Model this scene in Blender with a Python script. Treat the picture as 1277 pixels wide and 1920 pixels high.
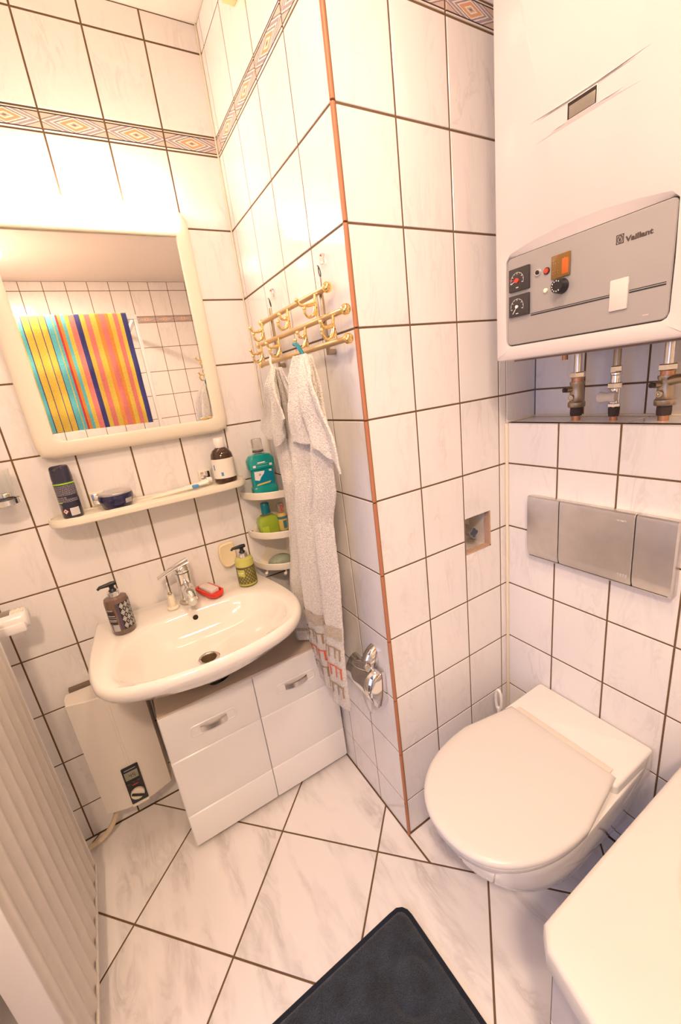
import bpy, bmesh, math, random
from mathutils import Matrix, Vector
random.seed(7)
for o in list(bpy.data.objects): bpy.data.objects.remove(o)
C = bpy.context.scene.collection
PI = math.pi

# ---------------------------------------------------------------- camera
cam = bpy.data.cameras.new('camera'); cam_o = bpy.data.objects.new('camera', cam); C.objects.link(cam_o)
cam.sensor_fit = 'HORIZONTAL'; cam.sensor_width = 36.0; cam.lens = 36.0*770.47/1277.0
cam.clip_start = .02
R = ((0.8504739254379565, 0.25370525957890255, -0.4607903464832512),
     (-0.5111692913949043, 0.19195264030622847, -0.837770934930485),
     (-0.12409696887911671, 0.9480442105416125, 0.29293705326152614))
M = Matrix(R).to_4x4(); M.translation = Vector((-0.54367, -1.46547, 1.42545)); cam_o.matrix_world = M
bpy.context.scene.camera = cam_o

# ---------------------------------------------------------------- world, light, exposure
sc = bpy.context.scene
sc.view_settings.view_transform = 'Standard'; sc.view_settings.look = 'None'
sc.view_settings.gamma = 1.0; sc.view_settings.use_curve_mapping = False
sc.view_settings.exposure = 0.63
wd = bpy.data.worlds.new('world'); sc.world = wd; wd.use_nodes = True
wd.node_tree.nodes['Background'].inputs[0].default_value = (.55, .62, .9, 1)
wd.node_tree.nodes['Background'].inputs[1].default_value = .05
WARM = (1.0, .71, .51)
LAMP_POS = (-.26, -1.12, 2.385)
FILL_LAMP_POS = (-.84, -1.95, 2.385)  # added fill lamp, out of view, brightens the floor and cabinet
CEIL_W = 6.0       # ceiling lamp
MIRROR_E = 26.0     # emission of the mirror lamp cover
DAY_E = 2.2         # window in the corridor

def area(name, loc, rot, size, sizey, power, col):
    l = bpy.data.lights.new(name, 'AREA'); l.shape = 'RECTANGLE'; l.size = size; l.size_y = sizey
    l.energy = power; l.color = col
    o = bpy.data.objects.new(name, l); C.objects.link(o); o.location = loc; o.rotation_euler = rot; return o
def point(name, loc, r, power, col):
    l = bpy.data.lights.new(name, 'POINT'); l.shadow_soft_size = r; l.energy = power; l.color = col
    o = bpy.data.objects.new(name, l); C.objects.link(o); o.location = loc; return o
for lp, k_ in ((LAMP_POS, 1.0), (FILL_LAMP_POS, 3.2)):  # the stronger second one is the added fill lamp
    lo_ = area('ceiling_light', (lp[0], lp[1], 2.395), (0, 0, 0), .19, .19, CEIL_W*k_, WARM); lo_.data.shape = 'DISK'

# ---------------------------------------------------------------- materials
def nt(name):
    m = bpy.data.materials.new(name); m.use_nodes = True
    return m, m.node_tree, m.node_tree.nodes['Principled BSDF']
def N(t, kind, **kw):
    n = t.nodes.new(kind)
    for k, v in kw.items():
        if k.startswith('i_'):
            key = k[2:].replace('_', ' ')
            n.inputs[key].default_value = v
        else: setattr(n, k, v)
    return n
def rgb(c): return (c[0], c[1], c[2], 1)
def mat(name, col, rough=.4, metal=0., coat=0., trans=0., ior=1.45, emit=None, es=0., bump=0., bscale=200., sheen=0., vary=0.):
    m, t, b = nt(name)
    b.inputs['Base Color'].default_value = rgb(col); b.inputs['Roughness'].default_value = rough
    b.inputs['Metallic'].default_value = metal; b.inputs['Coat Weight'].default_value = coat
    b.inputs['Transmission Weight'].default_value = trans; b.inputs['IOR'].default_value = ior
    b.inputs['Sheen Weight'].default_value = sheen
    if emit: b.inputs['Emission Color'].default_value = rgb(emit); b.inputs['Emission Strength'].default_value = es
    g = N(t, 'ShaderNodeNewGeometry')
    if bump:
        n = N(t, 'ShaderNodeTexNoise', i_Scale=bscale, i_Detail=4.); bp = N(t, 'ShaderNodeBump', i_Strength=bump, i_Distance=.002)
        t.links.new(g.outputs['Position'], n.inputs['Vector']); t.links.new(n.outputs['Fac'], bp.inputs['Height'])
        t.links.new(bp.outputs['Normal'], b.inputs['Normal'])
    if vary:
        n = N(t, 'ShaderNodeTexNoise', i_Scale=25., i_Detail=6.); r = N(t, 'ShaderNodeMapRange')
        r.inputs['To Min'].default_value = 1-vary; r.inputs['To Max'].default_value = 1+vary*.4
        mx = N(t, 'ShaderNodeMix', data_type='RGBA', blend_type='MULTIPLY'); mx.inputs[0].default_value = 1
        mx.inputs[6].default_value = rgb(col)
        t.links.new(g.outputs['Position'], n.inputs['Vector']); t.links.new(n.outputs['Fac'], r.inputs['Value'])
        t.links.new(r.outputs[0], mx.inputs[7]); t.links.new(mx.outputs[2], b.inputs['Base Color'])
    return m
def marble(name, base, vein, rough, scale, strength, rotz, stretch, cloud, width=.06):
    """off-white glazed tile with soft grey veins; every tile samples its own patch of the pattern"""
    m, t, b = nt(name)
    g = N(t, 'ShaderNodeTexCoord'); oi = N(t, 'ShaderNodeObjectInfo')
    mul = N(t, 'ShaderNodeMath', operation='MULTIPLY'); mul.inputs[1].default_value = 37.0
    t.links.new(oi.outputs['Random'], mul.inputs[0])
    mp = N(t, 'ShaderNodeMapping'); mp.inputs['Rotation'].default_value = (0, 0, rotz); mp.inputs['Scale'].default_value = stretch
    add = N(t, 'ShaderNodeVectorMath', operation='ADD'); cmb = N(t, 'ShaderNodeCombineXYZ')
    for i in range(3): t.links.new(mul.outputs[0], cmb.inputs[i])
    t.links.new(g.outputs['Object'], mp.inputs['Vector']); t.links.new(mp.outputs[0], add.inputs[0]); t.links.new(cmb.outputs[0], add.inputs[1])
    n1 = N(t, 'ShaderNodeTexNoise', i_Scale=scale, i_Detail=5., i_Roughness=.6, i_Distortion=1.2)
    t.links.new(add.outputs[0], n1.inputs['Vector'])
    s = N(t, 'ShaderNodeMath', operation='SUBTRACT'); s.inputs[1].default_value = .5
    a = N(t, 'ShaderNodeMath', operation='ABSOLUTE')
    r = N(t, 'ShaderNodeMapRange'); r.inputs['From Min'].default_value = 0; r.inputs['From Max'].default_value = width
    r.inputs['To Min'].default_value = 1; r.inputs['To Max'].default_value = 0
    t.links.new(n1.outputs['Fac'], s.inputs[0]); t.links.new(s.outputs[0], a.inputs[0]); t.links.new(a.outputs[0], r.inputs['Value'])
    n2 = N(t, 'ShaderNodeTexNoise', i_Scale=scale*.7, i_Detail=3.)
    t.links.new(add.outputs[0], n2.inputs['Vector'])
    r2 = N(t, 'ShaderNodeMapRange'); r2.inputs['From Min'].default_value = .45; r2.inputs['From Max'].default_value = .75
    t.links.new(n2.outputs['Fac'], r2.inputs['Value'])
    m1 = N(t, 'ShaderNodeMath', operation='MULTIPLY'); t.links.new(r.outputs[0], m1.inputs[0]); t.links.new(r2.outputs[0], m1.inputs[1])
    m2 = N(t, 'ShaderNodeMath', operation='MULTIPLY'); m2.inputs[1].default_value = strength; t.links.new(m1.outputs[0], m2.inputs[0])
    m3 = N(t, 'ShaderNodeMath', operation='MULTIPLY_ADD'); m3.inputs[1].default_value = cloud; t.links.new(r2.outputs[0], m3.inputs[0]); t.links.new(m2.outputs[0], m3.inputs[2])
    mx = N(t, 'ShaderNodeMix', data_type='RGBA'); mx.inputs[6].default_value = rgb(base); mx.inputs[7].default_value = rgb(vein)
    t.links.new(m3.outputs[0], mx.inputs[0]); t.links.new(mx.outputs[2], b.inputs['Base Color'])
    b.inputs['Roughness'].default_value = rough; b.inputs['IOR'].default_value = 1.5
    return m
def terry(name, col, clump=0):
    m, t, b = nt(name)
    g = N(t, 'ShaderNodeNewGeometry')
    n = N(t, 'ShaderNodeTexNoise', i_Scale=300., i_Detail=4.); bp = N(t, 'ShaderNodeBump', i_Strength=1., i_Distance=.006)
    t.links.new(g.outputs['Position'], n.inputs['Vector']); t.links.new(n.outputs['Fac'], bp.inputs['Height'])
    t.links.new(bp.outputs['Normal'], b.inputs['Normal'])
    r = N(t, 'ShaderNodeMapRange'); r.inputs['From Min'].default_value = .3; r.inputs['From Max'].default_value = .65
    r.inputs['To Min'].default_value = .70; r.inputs['To Max'].default_value = 1.10
    mx = N(t, 'ShaderNodeMix', data_type='RGBA', blend_type='MULTIPLY'); mx.inputs[0].default_value = 1; mx.inputs[6].default_value = rgb(col)
    t.links.new(n.outputs['Fac'], r.inputs['Value']); t.links.new(r.outputs[0], mx.inputs[7]); t.links.new(mx.outputs[2], b.inputs['Base Color'])
    b.inputs['Roughness'].default_value = .95; b.inputs['Sheen Weight'].default_value = .3
    if clump:
        n.inputs['Scale'].default_value = 520.; bp.inputs['Strength'].default_value = .8; r.inputs['To Min'].default_value = .35; r.inputs['To Max'].default_value = 2.0
        n3 = N(t, 'ShaderNodeTexNoise', i_Scale=22., i_Detail=4.); t.links.new(g.outputs['Position'], n3.inputs['Vector'])
        r3 = N(t, 'ShaderNodeMapRange'); r3.inputs['From Min'].default_value = .35; r3.inputs['From Max'].default_value = .7; r3.inputs['To Min'].default_value = .7; r3.inputs['To Max'].default_value = 1.5
        t.links.new(n3.outputs['Fac'], r3.inputs['Value']); m2 = N(t, 'ShaderNodeMix', data_type='RGBA', blend_type='MULTIPLY'); m2.inputs[0].default_value = 1
        t.links.new(mx.outputs[2], m2.inputs[6]); t.links.new(r3.outputs[0], m2.inputs[7]); t.links.new(m2.outputs[2], b.inputs['Base Color']); bp.inputs['Distance'].default_value = .004
    return m
TILE = marble('wall_tile_glaze', (.86, .83, .81), (.60, .56, .55), .10, 9, .42, .6, (2.2, .7, 1), .05)
FLOOR = marble('floor_tile_glaze', (.94, .90, .87), (.46, .42, .41), .16, 8., .50, .9, (2.2, .65, 1), .30, .09)
GROUT = mat('grout', (.17, .10, .048), .9, bump=.3, bscale=900)
GROUT_L = mat('pale_joint', (.85, .76, .60), .5)
PLASTER = mat('white_plaster', (.80, .73, .68), .9, bump=.15, bscale=300)
COPPER = mat('orange_brown_edge_trim', (.48, .19, .09), .45)
WHITE = mat('white_enamel', (.85, .83, .81), .22)
BOILERW = mat('white_lacquered_steel', (.64, .585, .56), .25, coat=.3)
CERAMIC = mat('white_ceramic', (.88, .84, .77), .07, coat=.6)
CERAMIC2 = mat('white_toilet_ceramic', (.87, .84, .80), .09, coat=.5)
SEAT = mat('white_toilet_seat_plastic', (.74, .71, .665), .28)
CREAMP = mat('cream_plastic', (.87, .80, .66), .3)
IVORY = mat('ivory_plastic', (.86, .79, .62), .35)
CHROME = mat('chrome', (.82, .81, .80), .07, metal=1)
STEEL = mat('brushed_steel', (.74, .72, .70), .36, metal=1, vary=.18)
GREYP = mat('grey_panel', (.38, .36, .345), .35, metal=.25)
BRASS = mat('polished_brass', (.93, .70, .30), .14, metal=1)
BRASSD = mat('dull_brass_valve', (.50, .41, .30), .38, metal=1, vary=.3)
NICKEL = mat('nickel_fitting', (.72, .68, .62), .2, metal=1)
COPPERP = mat('copper_pipe', (.62, .32, .18), .4, metal=1, vary=.3)
HEMP = mat('dark_hemp_seal', (.07, .05, .04), .9, bump=.8, bscale=400)
WOODB = mat('golden_rod', (.62, .43, .22), .3, metal=.6)
BLACK = mat('black_plastic', (.02, .02, .022), .3)
DGREY = mat('dark_grey_plastic', (.045, .038, .036), .35)
DARK = mat('dark_hollow', (.03, .02, .015), .9)
NAVY = mat('navy_plastic', (.022, .02, .075), .18, coat=.4)
NAVYC = mat('dark_navy_can', (.03, .028, .055), .25, coat=.3)
SILVER = mat('silver_lid', (.62, .58, .58), .3, metal=.8)
LIME = mat('lime_green_print', (.35, .65, .05), .4)
WPRINT = mat('white_print', (.80, .78, .74), .5)
GPRINT = mat('grey_print', (.45, .43, .45), .5)
REDP = mat('red_print', (.75, .06, .03), .4)
BLUEP = mat('blue_print', (.08, .3, .62), .4)
CAPW = mat('white_cap', (.88, .84, .78), .3)
AMBER = mat('brown_glass', (.05, .018, .008), .05, coat=.6)
LABELC = mat('cream_label', (.86, .80, .70), .5)
TEAL = mat('teal_mouthwash', (.0, .30, .27), .08, coat=.5)
TEALB = mat('teal_blue_label', (.0, .22, .34), .25)
TEALC = mat('teal_cap', (.0, .17, .22), .3)
CLEAR = mat('clear_plastic', (.93, .9, .85), .05, trans=.9, ior=1.3)
GREENL = mat('green_liquid', (.30, .42, .03), .06, coat=.5)
GREENB = mat('bright_green_liquid', (.45, .62, .05), .06, coat=.5)
OCHRE = mat('yellow_label', (.70, .50, .12), .4)
TEALT = mat('petrol_label', (.05, .20, .25), .4)
SHELL = mat('grey_green_soap', (.33, .38, .28), .45, vary=.25)
BROWNB = mat('brown_tinted_bottle', (.17, .105, .075), .15, coat=.4)
OLIVE = mat('dark_olive_print', (.13, .10, .04), .4)
LIMEG = mat('yellow_green_print', (.50, .52, .09), .35)
LIMEC = mat('yellow_green_soap', (.58, .56, .14), .1, coat=.4)
RED = mat('red_plastic', (.78, .035, .015), .3)
BRISTLE = mat('white_bristles', (.85, .76, .70), .8, bump=.8, bscale=500)
SOAP = mat('pale_yellow_soap', (.90, .77, .50), .5)
MIRROR = mat('mirror_silver', (.93, .92, .91), .0, metal=1)
LAMPC = mat('glowing_lamp_cover', (.9, .85, .75), .4, emit=(1., .77, .56), es=MIRROR_E)
OPAL = mat('opal_glass_lit', (.9, .88, .85), .3, emit=(1., .80, .60), es=6)
RAD = mat('radiator_enamel', (.74, .68, .60), .35, vary=.10)
RADW = mat('radiator_side_enamel', (.80, .76, .74), .35)
CABW = mat('white_foil_front', (.92, .90, .88), .25)
CABS = mat('beige_cabinet_board', (.68, .56, .45), .45)
HEATW = mat('cream_heater_housing', (.86, .80, .72), .35)
LCD = mat('grey_green_display', (.30, .30, .22), .2)
AMBERD = mat('amber_display', (.20, .10, .02), .12, coat=.5)
AMBERO = mat('orange_display_part', (.55, .12, .02), .2)
MAT_ = terry('blue_bath_mat_pile', (.015, .022, .034), 2)
MATE = mat('blue_bath_mat_edge', (.014, .020, .034), .95, bump=1., bscale=500)
PAPER = mat('toilet_paper', (.87, .82, .76), .9)
WOOD = mat('pale_yellow_wood', (.80, .60, .30), .5)
GLASS = mat('clear_glass', (.95, .97, .96), .0, trans=1., ior=1.45)
PIPEW = mat('beige_plastic_pipe', (.72, .60, .42), .4)
HALL = mat('hall_wall_paint', (.80, .80, .82), .9)
HALLF = mat('dark_hall_floor', (.12, .08, .05), .6)
WINP = mat('daylight_pane', (.1, .1, .1), .5, emit=(.48, .56, 1.), es=DAY_E)
ROUGHM = mat('rough_mortar', (.55, .36, .25), .9, bump=1., bscale=200)

TOWEL = terry('cream_terry', (.86, .80, .73))
TOWELB = terry('beige_woven_band', (.62, .52, .40))
TOWELBR = mat('brown_embroidery', (.40, .27, .16), .9)
TOWELRD = mat('orange_red_embroidery', (.75, .14, .05), .9)

# decorated border tile: rings of diamonds between dark lines, in the tile's own UV
def border_mat():
    m, t, b = nt('border_tile_glaze')
    uv = N(t, 'ShaderNodeUVMap'); sp = N(t, 'ShaderNodeSeparateXYZ'); t.links.new(uv.outputs[0], sp.inputs[0])
    def mth(op, a, bb=None, c=None):
        n = N(t, 'ShaderNodeMath', operation=op)
        for i, v in enumerate((a, bb, c)):
            if v is None: continue
            if isinstance(v, (int, float)): n.inputs[i].default_value = v
            else: t.links.new(v, n.inputs[i])
        return n.outputs[0]
    U, V = sp.outputs[0], sp.outputs[1]
    du = mth('MULTIPLY', mth('ABSOLUTE', mth('SUBTRACT', U, .5)), 1.55); dv = mth('MULTIPLY', mth('ABSOLUTE', mth('SUBTRACT', V, .5)), 1.25)
    d = mth('ADD', du, dv)
    nz = N(t, 'ShaderNodeTexNoise', i_Scale=14., i_Detail=3.); t.links.new(uv.outputs[0], nz.inputs['Vector'])
    d2 = mth('MULTIPLY_ADD', nz.outputs['Fac'], .05, d)
    cr = N(t, 'ShaderNodeValToRGB'); cr.color_ramp.interpolation = 'CONSTANT'
    el = cr.color_ramp.elements
    cols = [(0, (.25, .19, .22)), (.09, (.62, .45, .30)), (.16, (.86, .78, .68)), (.24, (.72, .36, .20)), (.40, (.84, .76, .68)), (.47, (.33, .25, .27)),
            (.55, (.85, .78, .70)), (.62, (.40, .31, .36)), (.76, (.80, .70, .60)), (.83, (.28, .22, .26)), (.90, (.66, .50, .42))]
    el[0].position, el[0].color = 0, rgb(cols[0][1]); el[1].position, el[1].color = cols[1][0], rgb(cols[1][1])
    for p_, c_ in cols[2:]:
        e = el.new(p_); e.color = rgb(c_)
    t.links.new(d2, cr.inputs[0])
    e1 = mth('ABSOLUTE', mth('SUBTRACT', V, .5))
    dk = mth('MULTIPLY', mth('GREATER_THAN', e1, .37), mth('LESS_THAN', e1, .43))
    cm = mth('GREATER_THAN', e1, .43)
    mx = N(t, 'ShaderNodeMix', data_type='RGBA'); t.links.new(dk, mx.inputs[0]); t.links.new(cr.outputs[0], mx.inputs[6]); mx.inputs[7].default_value = (.06, .035, .045, 1)
    mx2 = N(t, 'ShaderNodeMix', data_type='RGBA'); t.links.new(cm, mx2.inputs[0]); t.links.new(mx.outputs[2], mx2.inputs[6]); mx2.inputs[7].default_value = (.84, .76, .66, 1)
    t.links.new(mx2.outputs[2], b.inputs['Base Color']); b.inputs['Roughness'].default_value = .15
    return m
BORDER = border_mat()

# ---------------------------------------------------------------- helpers
def absloc(p):
    v = Vector((0, 0, 0))
    while p is not None: v += p.location; p = p.parent
    return v
class MB:
    def __init__(s): s.v = []; s.f = []; s.m = []; s.k = 0
    def add(s, vs, fs, k=None):
        n = len(s.v); s.v += [tuple(a) for a in vs]; s.f += [tuple(i+n for i in f) for f in fs]
        s.m += [s.k if k is None else k]*len(fs); return s
    def box(s, x0, x1, y0, y1, z0, z1, k=None):
        vs = [(x, y, z) for x in (x0, x1) for y in (y0, y1) for z in (z0, z1)]
        return s.add(vs, [(0, 1, 3, 2), (4, 6, 7, 5), (0, 4, 5, 1), (2, 3, 7, 6), (0, 2, 6, 4), (1, 5, 7, 3)], k)
    def rbox(s, x0, x1, y0, y1, z0, z1, r, seg=2, k=None):
        bm = bmesh.new(); bmesh.ops.create_cube(bm, size=1)
        bmesh.ops.scale(bm, vec=(x1-x0, y1-y0, z1-z0), verts=bm.verts); bmesh.ops.translate(bm, vec=((x0+x1)/2, (y0+y1)/2, (z0+z1)/2), verts=bm.verts)
        bmesh.ops.bevel(bm, geom=bm.edges[:], offset=r, segments=seg, affect='EDGES', profile=.5)
        bm.verts.index_update(); s.add([v.co for v in bm.verts], [[v.index for v in f.verts] for f in bm.faces], k); bm.free(); return s
    def loft(s, rings, closed=True, cap0=False, cap1=False, k=None):
        n = len(rings[0]); vs = [p for r in rings for p in r]; fs = []
        for i in range(len(rings)-1):
            for j in range(n if closed else n-1):
                a = i*n+j; b = i*n+(j+1) % n; fs.append((a, b, b+n, a+n))
        if cap0: fs.append(tuple(reversed(range(n))))
        if cap1: fs.append(tuple((len(rings)-1)*n+j for j in range(n)))
        return s.add(vs, fs, k)
    def lathe(s, prof, c, axis='z', seg=32, cap0=True, cap1=True, k=None, sy=1.):
        rings = []
        for r, h in prof:
            ring = []
            for i in range(seg):
                a = 2*PI*i/seg; u, w = r*math.cos(a), r*math.sin(a)*sy
                if axis == 'z': p = (c[0]+u, c[1]+w, c[2]+h)
                elif axis == 'x': p = (c[0]+h, c[1]+u, c[2]+w)
                elif axis == 'y': p = (c[0]+w, c[1]+h, c[2]+u)
                ring.append(p)
            rings.append(ring)
        return s.loft(rings, True, cap0, cap1, k)
    def tube(s, pts, r, seg=12, caps=True, k=None):
        pts = [Vector(p) for p in pts]; rr = r if isinstance(r, (list, tuple)) else [r]*len(pts)
        rings = []; up = None
        for i, p in enumerate(pts):
            d = (pts[min(i+1, len(pts)-1)]-pts[max(i-1, 0)]).normalized()
            if up is None: up = Vector((0, 0, 1)) if abs(d.z) < .9 else Vector((0, 1, 0))
            a = d.cross(up).normalized(); b = a.cross(d).normalized(); up = b
            rings.append([p+(a*math.cos(2*PI*j/seg)+b*math.sin(2*PI*j/seg))*rr[i] for j in range(seg)])
        return s.loft(rings, True, caps, caps, k)
    def sphere(s, c, r, seg=16, n=10, k=None, sc=(1, 1, 1)):
        prof = [(max(1e-4, r*math.sin(PI*i/n)), -r*math.cos(PI*i/n)) for i in range(n+1)]
        m0 = len(s.v); s.lathe(prof, (0, 0, 0), 'z', seg, k=k)
        for i in range(m0, len(s.v)):
            v = s.v[i]; s.v[i] = (c[0]+v[0]*sc[0], c[1]+v[1]*sc[1], c[2]+v[2]*sc[2])
        return s
    def prism(s, poly, z0, z1, bev=0, k=None, seg=3):
        """poly in xy between z0 and z1, top and bottom edges rounded by bev"""
        if not bev: return s.loft([[(x, y, z0) for x, y in poly], [(x, y, z1) for x, y in poly]], True, True, True, k)
        rings = []
        for i in range(seg+1):
            a = PI/2*i/seg; rings.append([(x, y, z0+bev*(1-math.sin(a))) for x, y in inset(poly, bev*(1-math.cos(PI/2-a)) if False else bev*(1-math.sin(a)) if False else bev*(1-math.cos(PI/2*(1-i/seg))))])
        for i in range(seg+1):
            a = PI/2*i/seg; rings.append([(x, y, z1-bev+bev*math.sin(a)) for x, y in inset(poly, bev*(1-math.cos(a)))])
        # lower half: reversed quarter
        low = [[(x, y, z0+bev*(1-math.cos(PI/2*i/seg))) for x, y in inset(poly, bev*(1-math.sin(PI/2*i/seg)))] for i in range(seg+1)]
        return s.loft(low+rings[seg+1:], True, True, True, k)
    def xf(s, fn): s.v = [tuple(fn(Vector(v))) for v in s.v]; return s
    def build(s, name, mats, parent=None, smooth=True, ang=40, label=None):
        me = bpy.data.meshes.new(name); off = absloc(parent)
        me.from_pydata([tuple(Vector(v)-off) for v in s.v], [], s.f)
        ms = mats if isinstance(mats, (list, tuple)) else [mats]
        for m in ms: me.materials.append(m)
        for p, k in zip(me.polygons, s.m): p.material_index = k
        bm = bmesh.new(); bm.from_mesh(me); bmesh.ops.recalc_face_normals(bm, faces=bm.faces); bm.to_mesh(me); bm.free()
        if smooth: me.shade_auto(ang) if hasattr(me, 'shade_auto') else sharp(me, ang)
        o = bpy.data.objects.new(name, me); C.objects.link(o)
        if parent: o.parent = parent
        if label: o['label'] = label
        return o
def sharp(me, ang):
    for p in me.polygons: p.use_smooth = True
    try: me.set_sharp_from_angle(angle=math.radians(ang))
    except Exception: pass
def inset(poly, d):
    """move each vertex inwards by d (for outlines given in either order)"""
    if d == 0: return list(poly)
    n = len(poly); A = sum(poly[i][0]*poly[(i+1) % n][1]-poly[(i+1) % n][0]*poly[i][1] for i in range(n))
    sg = 1 if A > 0 else -1; out = []
    for i in range(n):
        p0, p1, p2 = Vector(poly[i-1]), Vector(poly[i]), Vector(poly[(i+1) % n])
        a = (p1-p0).normalized(); b = (p2-p1).normalized(); na = Vector((-a.y, a.x))*sg; nb = Vector((-b.y, b.x))*sg
        m = (na+nb); L = m.length
        if L < 1e-6: m = na; c = 1
        else: m = m/L; c = max(.3, m.dot(na))
        q = p1+m*(d/c); out.append((q.x, q.y))
    return out
def thing(name, label, cat, loc, group=None):
    o = bpy.data.objects.new(name, None); C.objects.link(o); o.location = loc
    o.empty_display_size = .05; o['label'] = label; o['category'] = cat
    if group: o['group'] = group
    return o
def tag(o, label, cat, group=None):
    o['label'] = label; o['category'] = cat
    if group: o['group'] = group
    return o
def struct(o): o['kind'] = 'structure'; return o
def clip(poly, a, b, c):
    """keep a*x+b*y <= c"""
    out = []; n = len(poly)
    for i in range(n):
        p, q = poly[i], poly[(i+1) % n]; dp = a*p[0]+b*p[1]-c; dq = a*q[0]+b*q[1]-c
        if dp <= 0: out.append(p)
        if dp*dq < 0:
            t = dp/(dp-dq); out.append((p[0]+t*(q[0]-p[0]), p[1]+t*(q[1]-p[1])))
    return out
def spline(pts, n, closed=True):
    out = []; m = len(pts); rng = m if closed else m-1
    for i in range(rng):
        P = [pts[(i+k) % m] if closed else pts[min(max(i+k, 0), m-1)] for k in (-1, 0, 1, 2)]
        for j in range(n):
            t = j/n
            out.append(tuple(.5*((2*b)+(-a+c)*t+(2*a-5*b+4*c-d)*t*t+(-a+3*b-3*c+d)*t**3) for a, b, c, d in zip(*P)))
    if not closed: out.append(tuple(pts[-1]))
    return out
def rrect(x0, x1, y0, y1, r, seg=5):
    out = []
    for cx, cy, a0 in ((x1-r, y1-r, 0), (x0+r, y1-r, 90), (x0+r, y0+r, 180), (x1-r, y0+r, 270)):
        for i in range(seg+1):
            a = math.radians(a0+90*i/seg); out.append((cx+r*math.cos(a), cy+r*math.sin(a)))
    return out
def star(poly, c, n):
    """resample an outline by angle about c"""
    out = []
    for i in range(n):
        a = 2*PI*i/n; dx, dy = math.cos(a), math.sin(a); best = None
        for j in range(len(poly)):
            p, q = poly[j], poly[(j+1) % len(poly)]; ex, ey = q[0]-p[0], q[1]-p[1]; den = dx*ey-dy*ex
            if abs(den) < 1e-12: continue
            t = ((p[0]-c[0])*ey-(p[1]-c[1])*ex)/den; u = ((p[0]-c[0])*dy-(p[1]-c[1])*dx)/den
            if t > 0 and -1e-9 <= u <= 1+1e-9: best = t if best is None else max(best, t)
        out.append((c[0]+dx*best, c[1]+dy*best))
    return out

# ---------------------------------------------------------------- setting: measured planes
D = .6527; W = .494; W2 = .6255; H = 2.455; LEDGE = 1.2598; BACK = -2.73; LEFT = -1.03
R0 = 1.9395; BB = R0+.1989; BT = BB+.0496; TP = BT+.2
ROWS = [0, .1395, .3395, .5395, .7395, .9395, 1.1395, 1.3395, 1.5395, 1.7395, R0, BB, BT, TP, H]
G = .0045
tile_cache = {}
def tile_mesh(poly, key, m, uvbox=None):
    """tile of local outline poly: front face at z=0, rounded edge, 3 mm deep"""
    if key in tile_cache: return tile_cache[key]
    n = len(poly); b = .0011
    top = inset(poly, b)
    vs = [(x, y, 0) for x, y in top]+[(x, y, -b) for x, y in poly]+[(x, y, -.004) for x, y in poly]
    fs = [tuple(range(n))]
    for i in range(n):
        j = (i+1) % n; fs += [(i, i+n, j+n, j), (i+n, i+2*n, j+2*n, j+n)]
    me = bpy.data.meshes.new('tile'); me.from_pydata(vs, [], fs); me.materials.append(m)
    for p in me.polygons: p.use_smooth = False
    bm = bmesh.new(); bm.from_mesh(me); bmesh.ops.recalc_face_normals(bm, faces=bm.faces); bm.to_mesh(me); bm.free()
    if me.polygons[0].normal.z < 0: me.flip_normals()
    uvl = me.uv_layers.new(name='UVMap'); x0, x1, y0, y1 = uvbox or (0, 1, 0, 1)
    for p in me.polygons:
        for li in p.loop_indices:
            v = me.vertices[me.loops[li].vertex_index].co; uvl.data[li].uv = ((v.x-x0)/(x1-x0), (v.y-y0)/(y1-y0))
    tile_cache[key] = me; return me
FACE = {'-y': ((1, 0, 0), (0, 0, 1), (0, -1, 0)), '-x': ((0, -1, 0), (0, 0, 1), (-1, 0, 0)), '+y': ((-1, 0, 0), (0, 0, 1), (0, 1, 0)),
        '+x': ((0, 1, 0), (0, 0, 1), (1, 0, 0)), '+z': ((1, 0, 0), (0, 1, 0), (0, 0, 1))}
def place(me, face, org, u, v, parent, name='tile'):
    ax, ay, az = [Vector(a) for a in FACE[face]]
    mw = Matrix((ax, ay, az)).transposed().to_4x4(); mw.translation = Vector(org)+ax*u+ay*v
    o = bpy.data.objects.new(name, me); C.objects.link(o); o.parent = parent; o.matrix_local = mw; return o
def tiled_wall(name, face, org, ulines, vlines, border=True, skip=None, special=None, backing=None, depth=.02):
    """org: u=0,v=0 corner on the glazed plane. ulines/vlines: joint centres."""
    ax, ay, az = [Vector(a) for a in FACE[face]]; org = Vector(org)
    if backing is None: backing = [(ulines[0], ulines[-1]-.0025, vlines[0], vlines[-1])]
    mb = MB()
    for u0, u1, v0, v1 in backing:
        q = [org+ax*u+ay*v-az*w for w in (.0016, depth) for u, v in ((u0, v0), (u1, v0), (u1, v1), (u0, v1))]
        mb.add(q, [(0, 1, 2, 3), (7, 6, 5, 4), (0, 4, 5, 1), (1, 5, 6, 2), (2, 6, 7, 3), (3, 7, 4, 0)])
    w = struct(mb.build(name, GROUT, smooth=False))
    for i in range(len(ulines)-1):
        for j in range(len(vlines)-1):
            u0, u1, v0, v1 = ulines[i], ulines[i+1], vlines[j], vlines[j+1]
            if skip and skip((u0+u1)/2, (v0+v1)/2): continue
            g0 = G/2 if i else .0012; g1 = G/2 if i < len(ulines)-2 else .0012
            a, b = u1-u0-g0-g1, v1-v0-G
            if a < .003 or b < .003: continue
            isb = border and abs(v0-BB) < .002 and abs(v1-BT) < .002
            sp = special and special(i, j)
            if sp:
                me = tile_mesh(sp, (name, i, j), TILE); place(me, face, org, 0, 0, w); continue
            uw = (0, a, 0, b)
            me = tile_mesh([(0, 0), (a, 0), (a, b), (0, b)], (round(a, 4), round(b, 4), isb), BORDER if isb else TILE, uw)
            place(me, face, org, u0+g0, v0+G/2, w, 'border_tile' if isb else 'tile')
    return w
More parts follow.
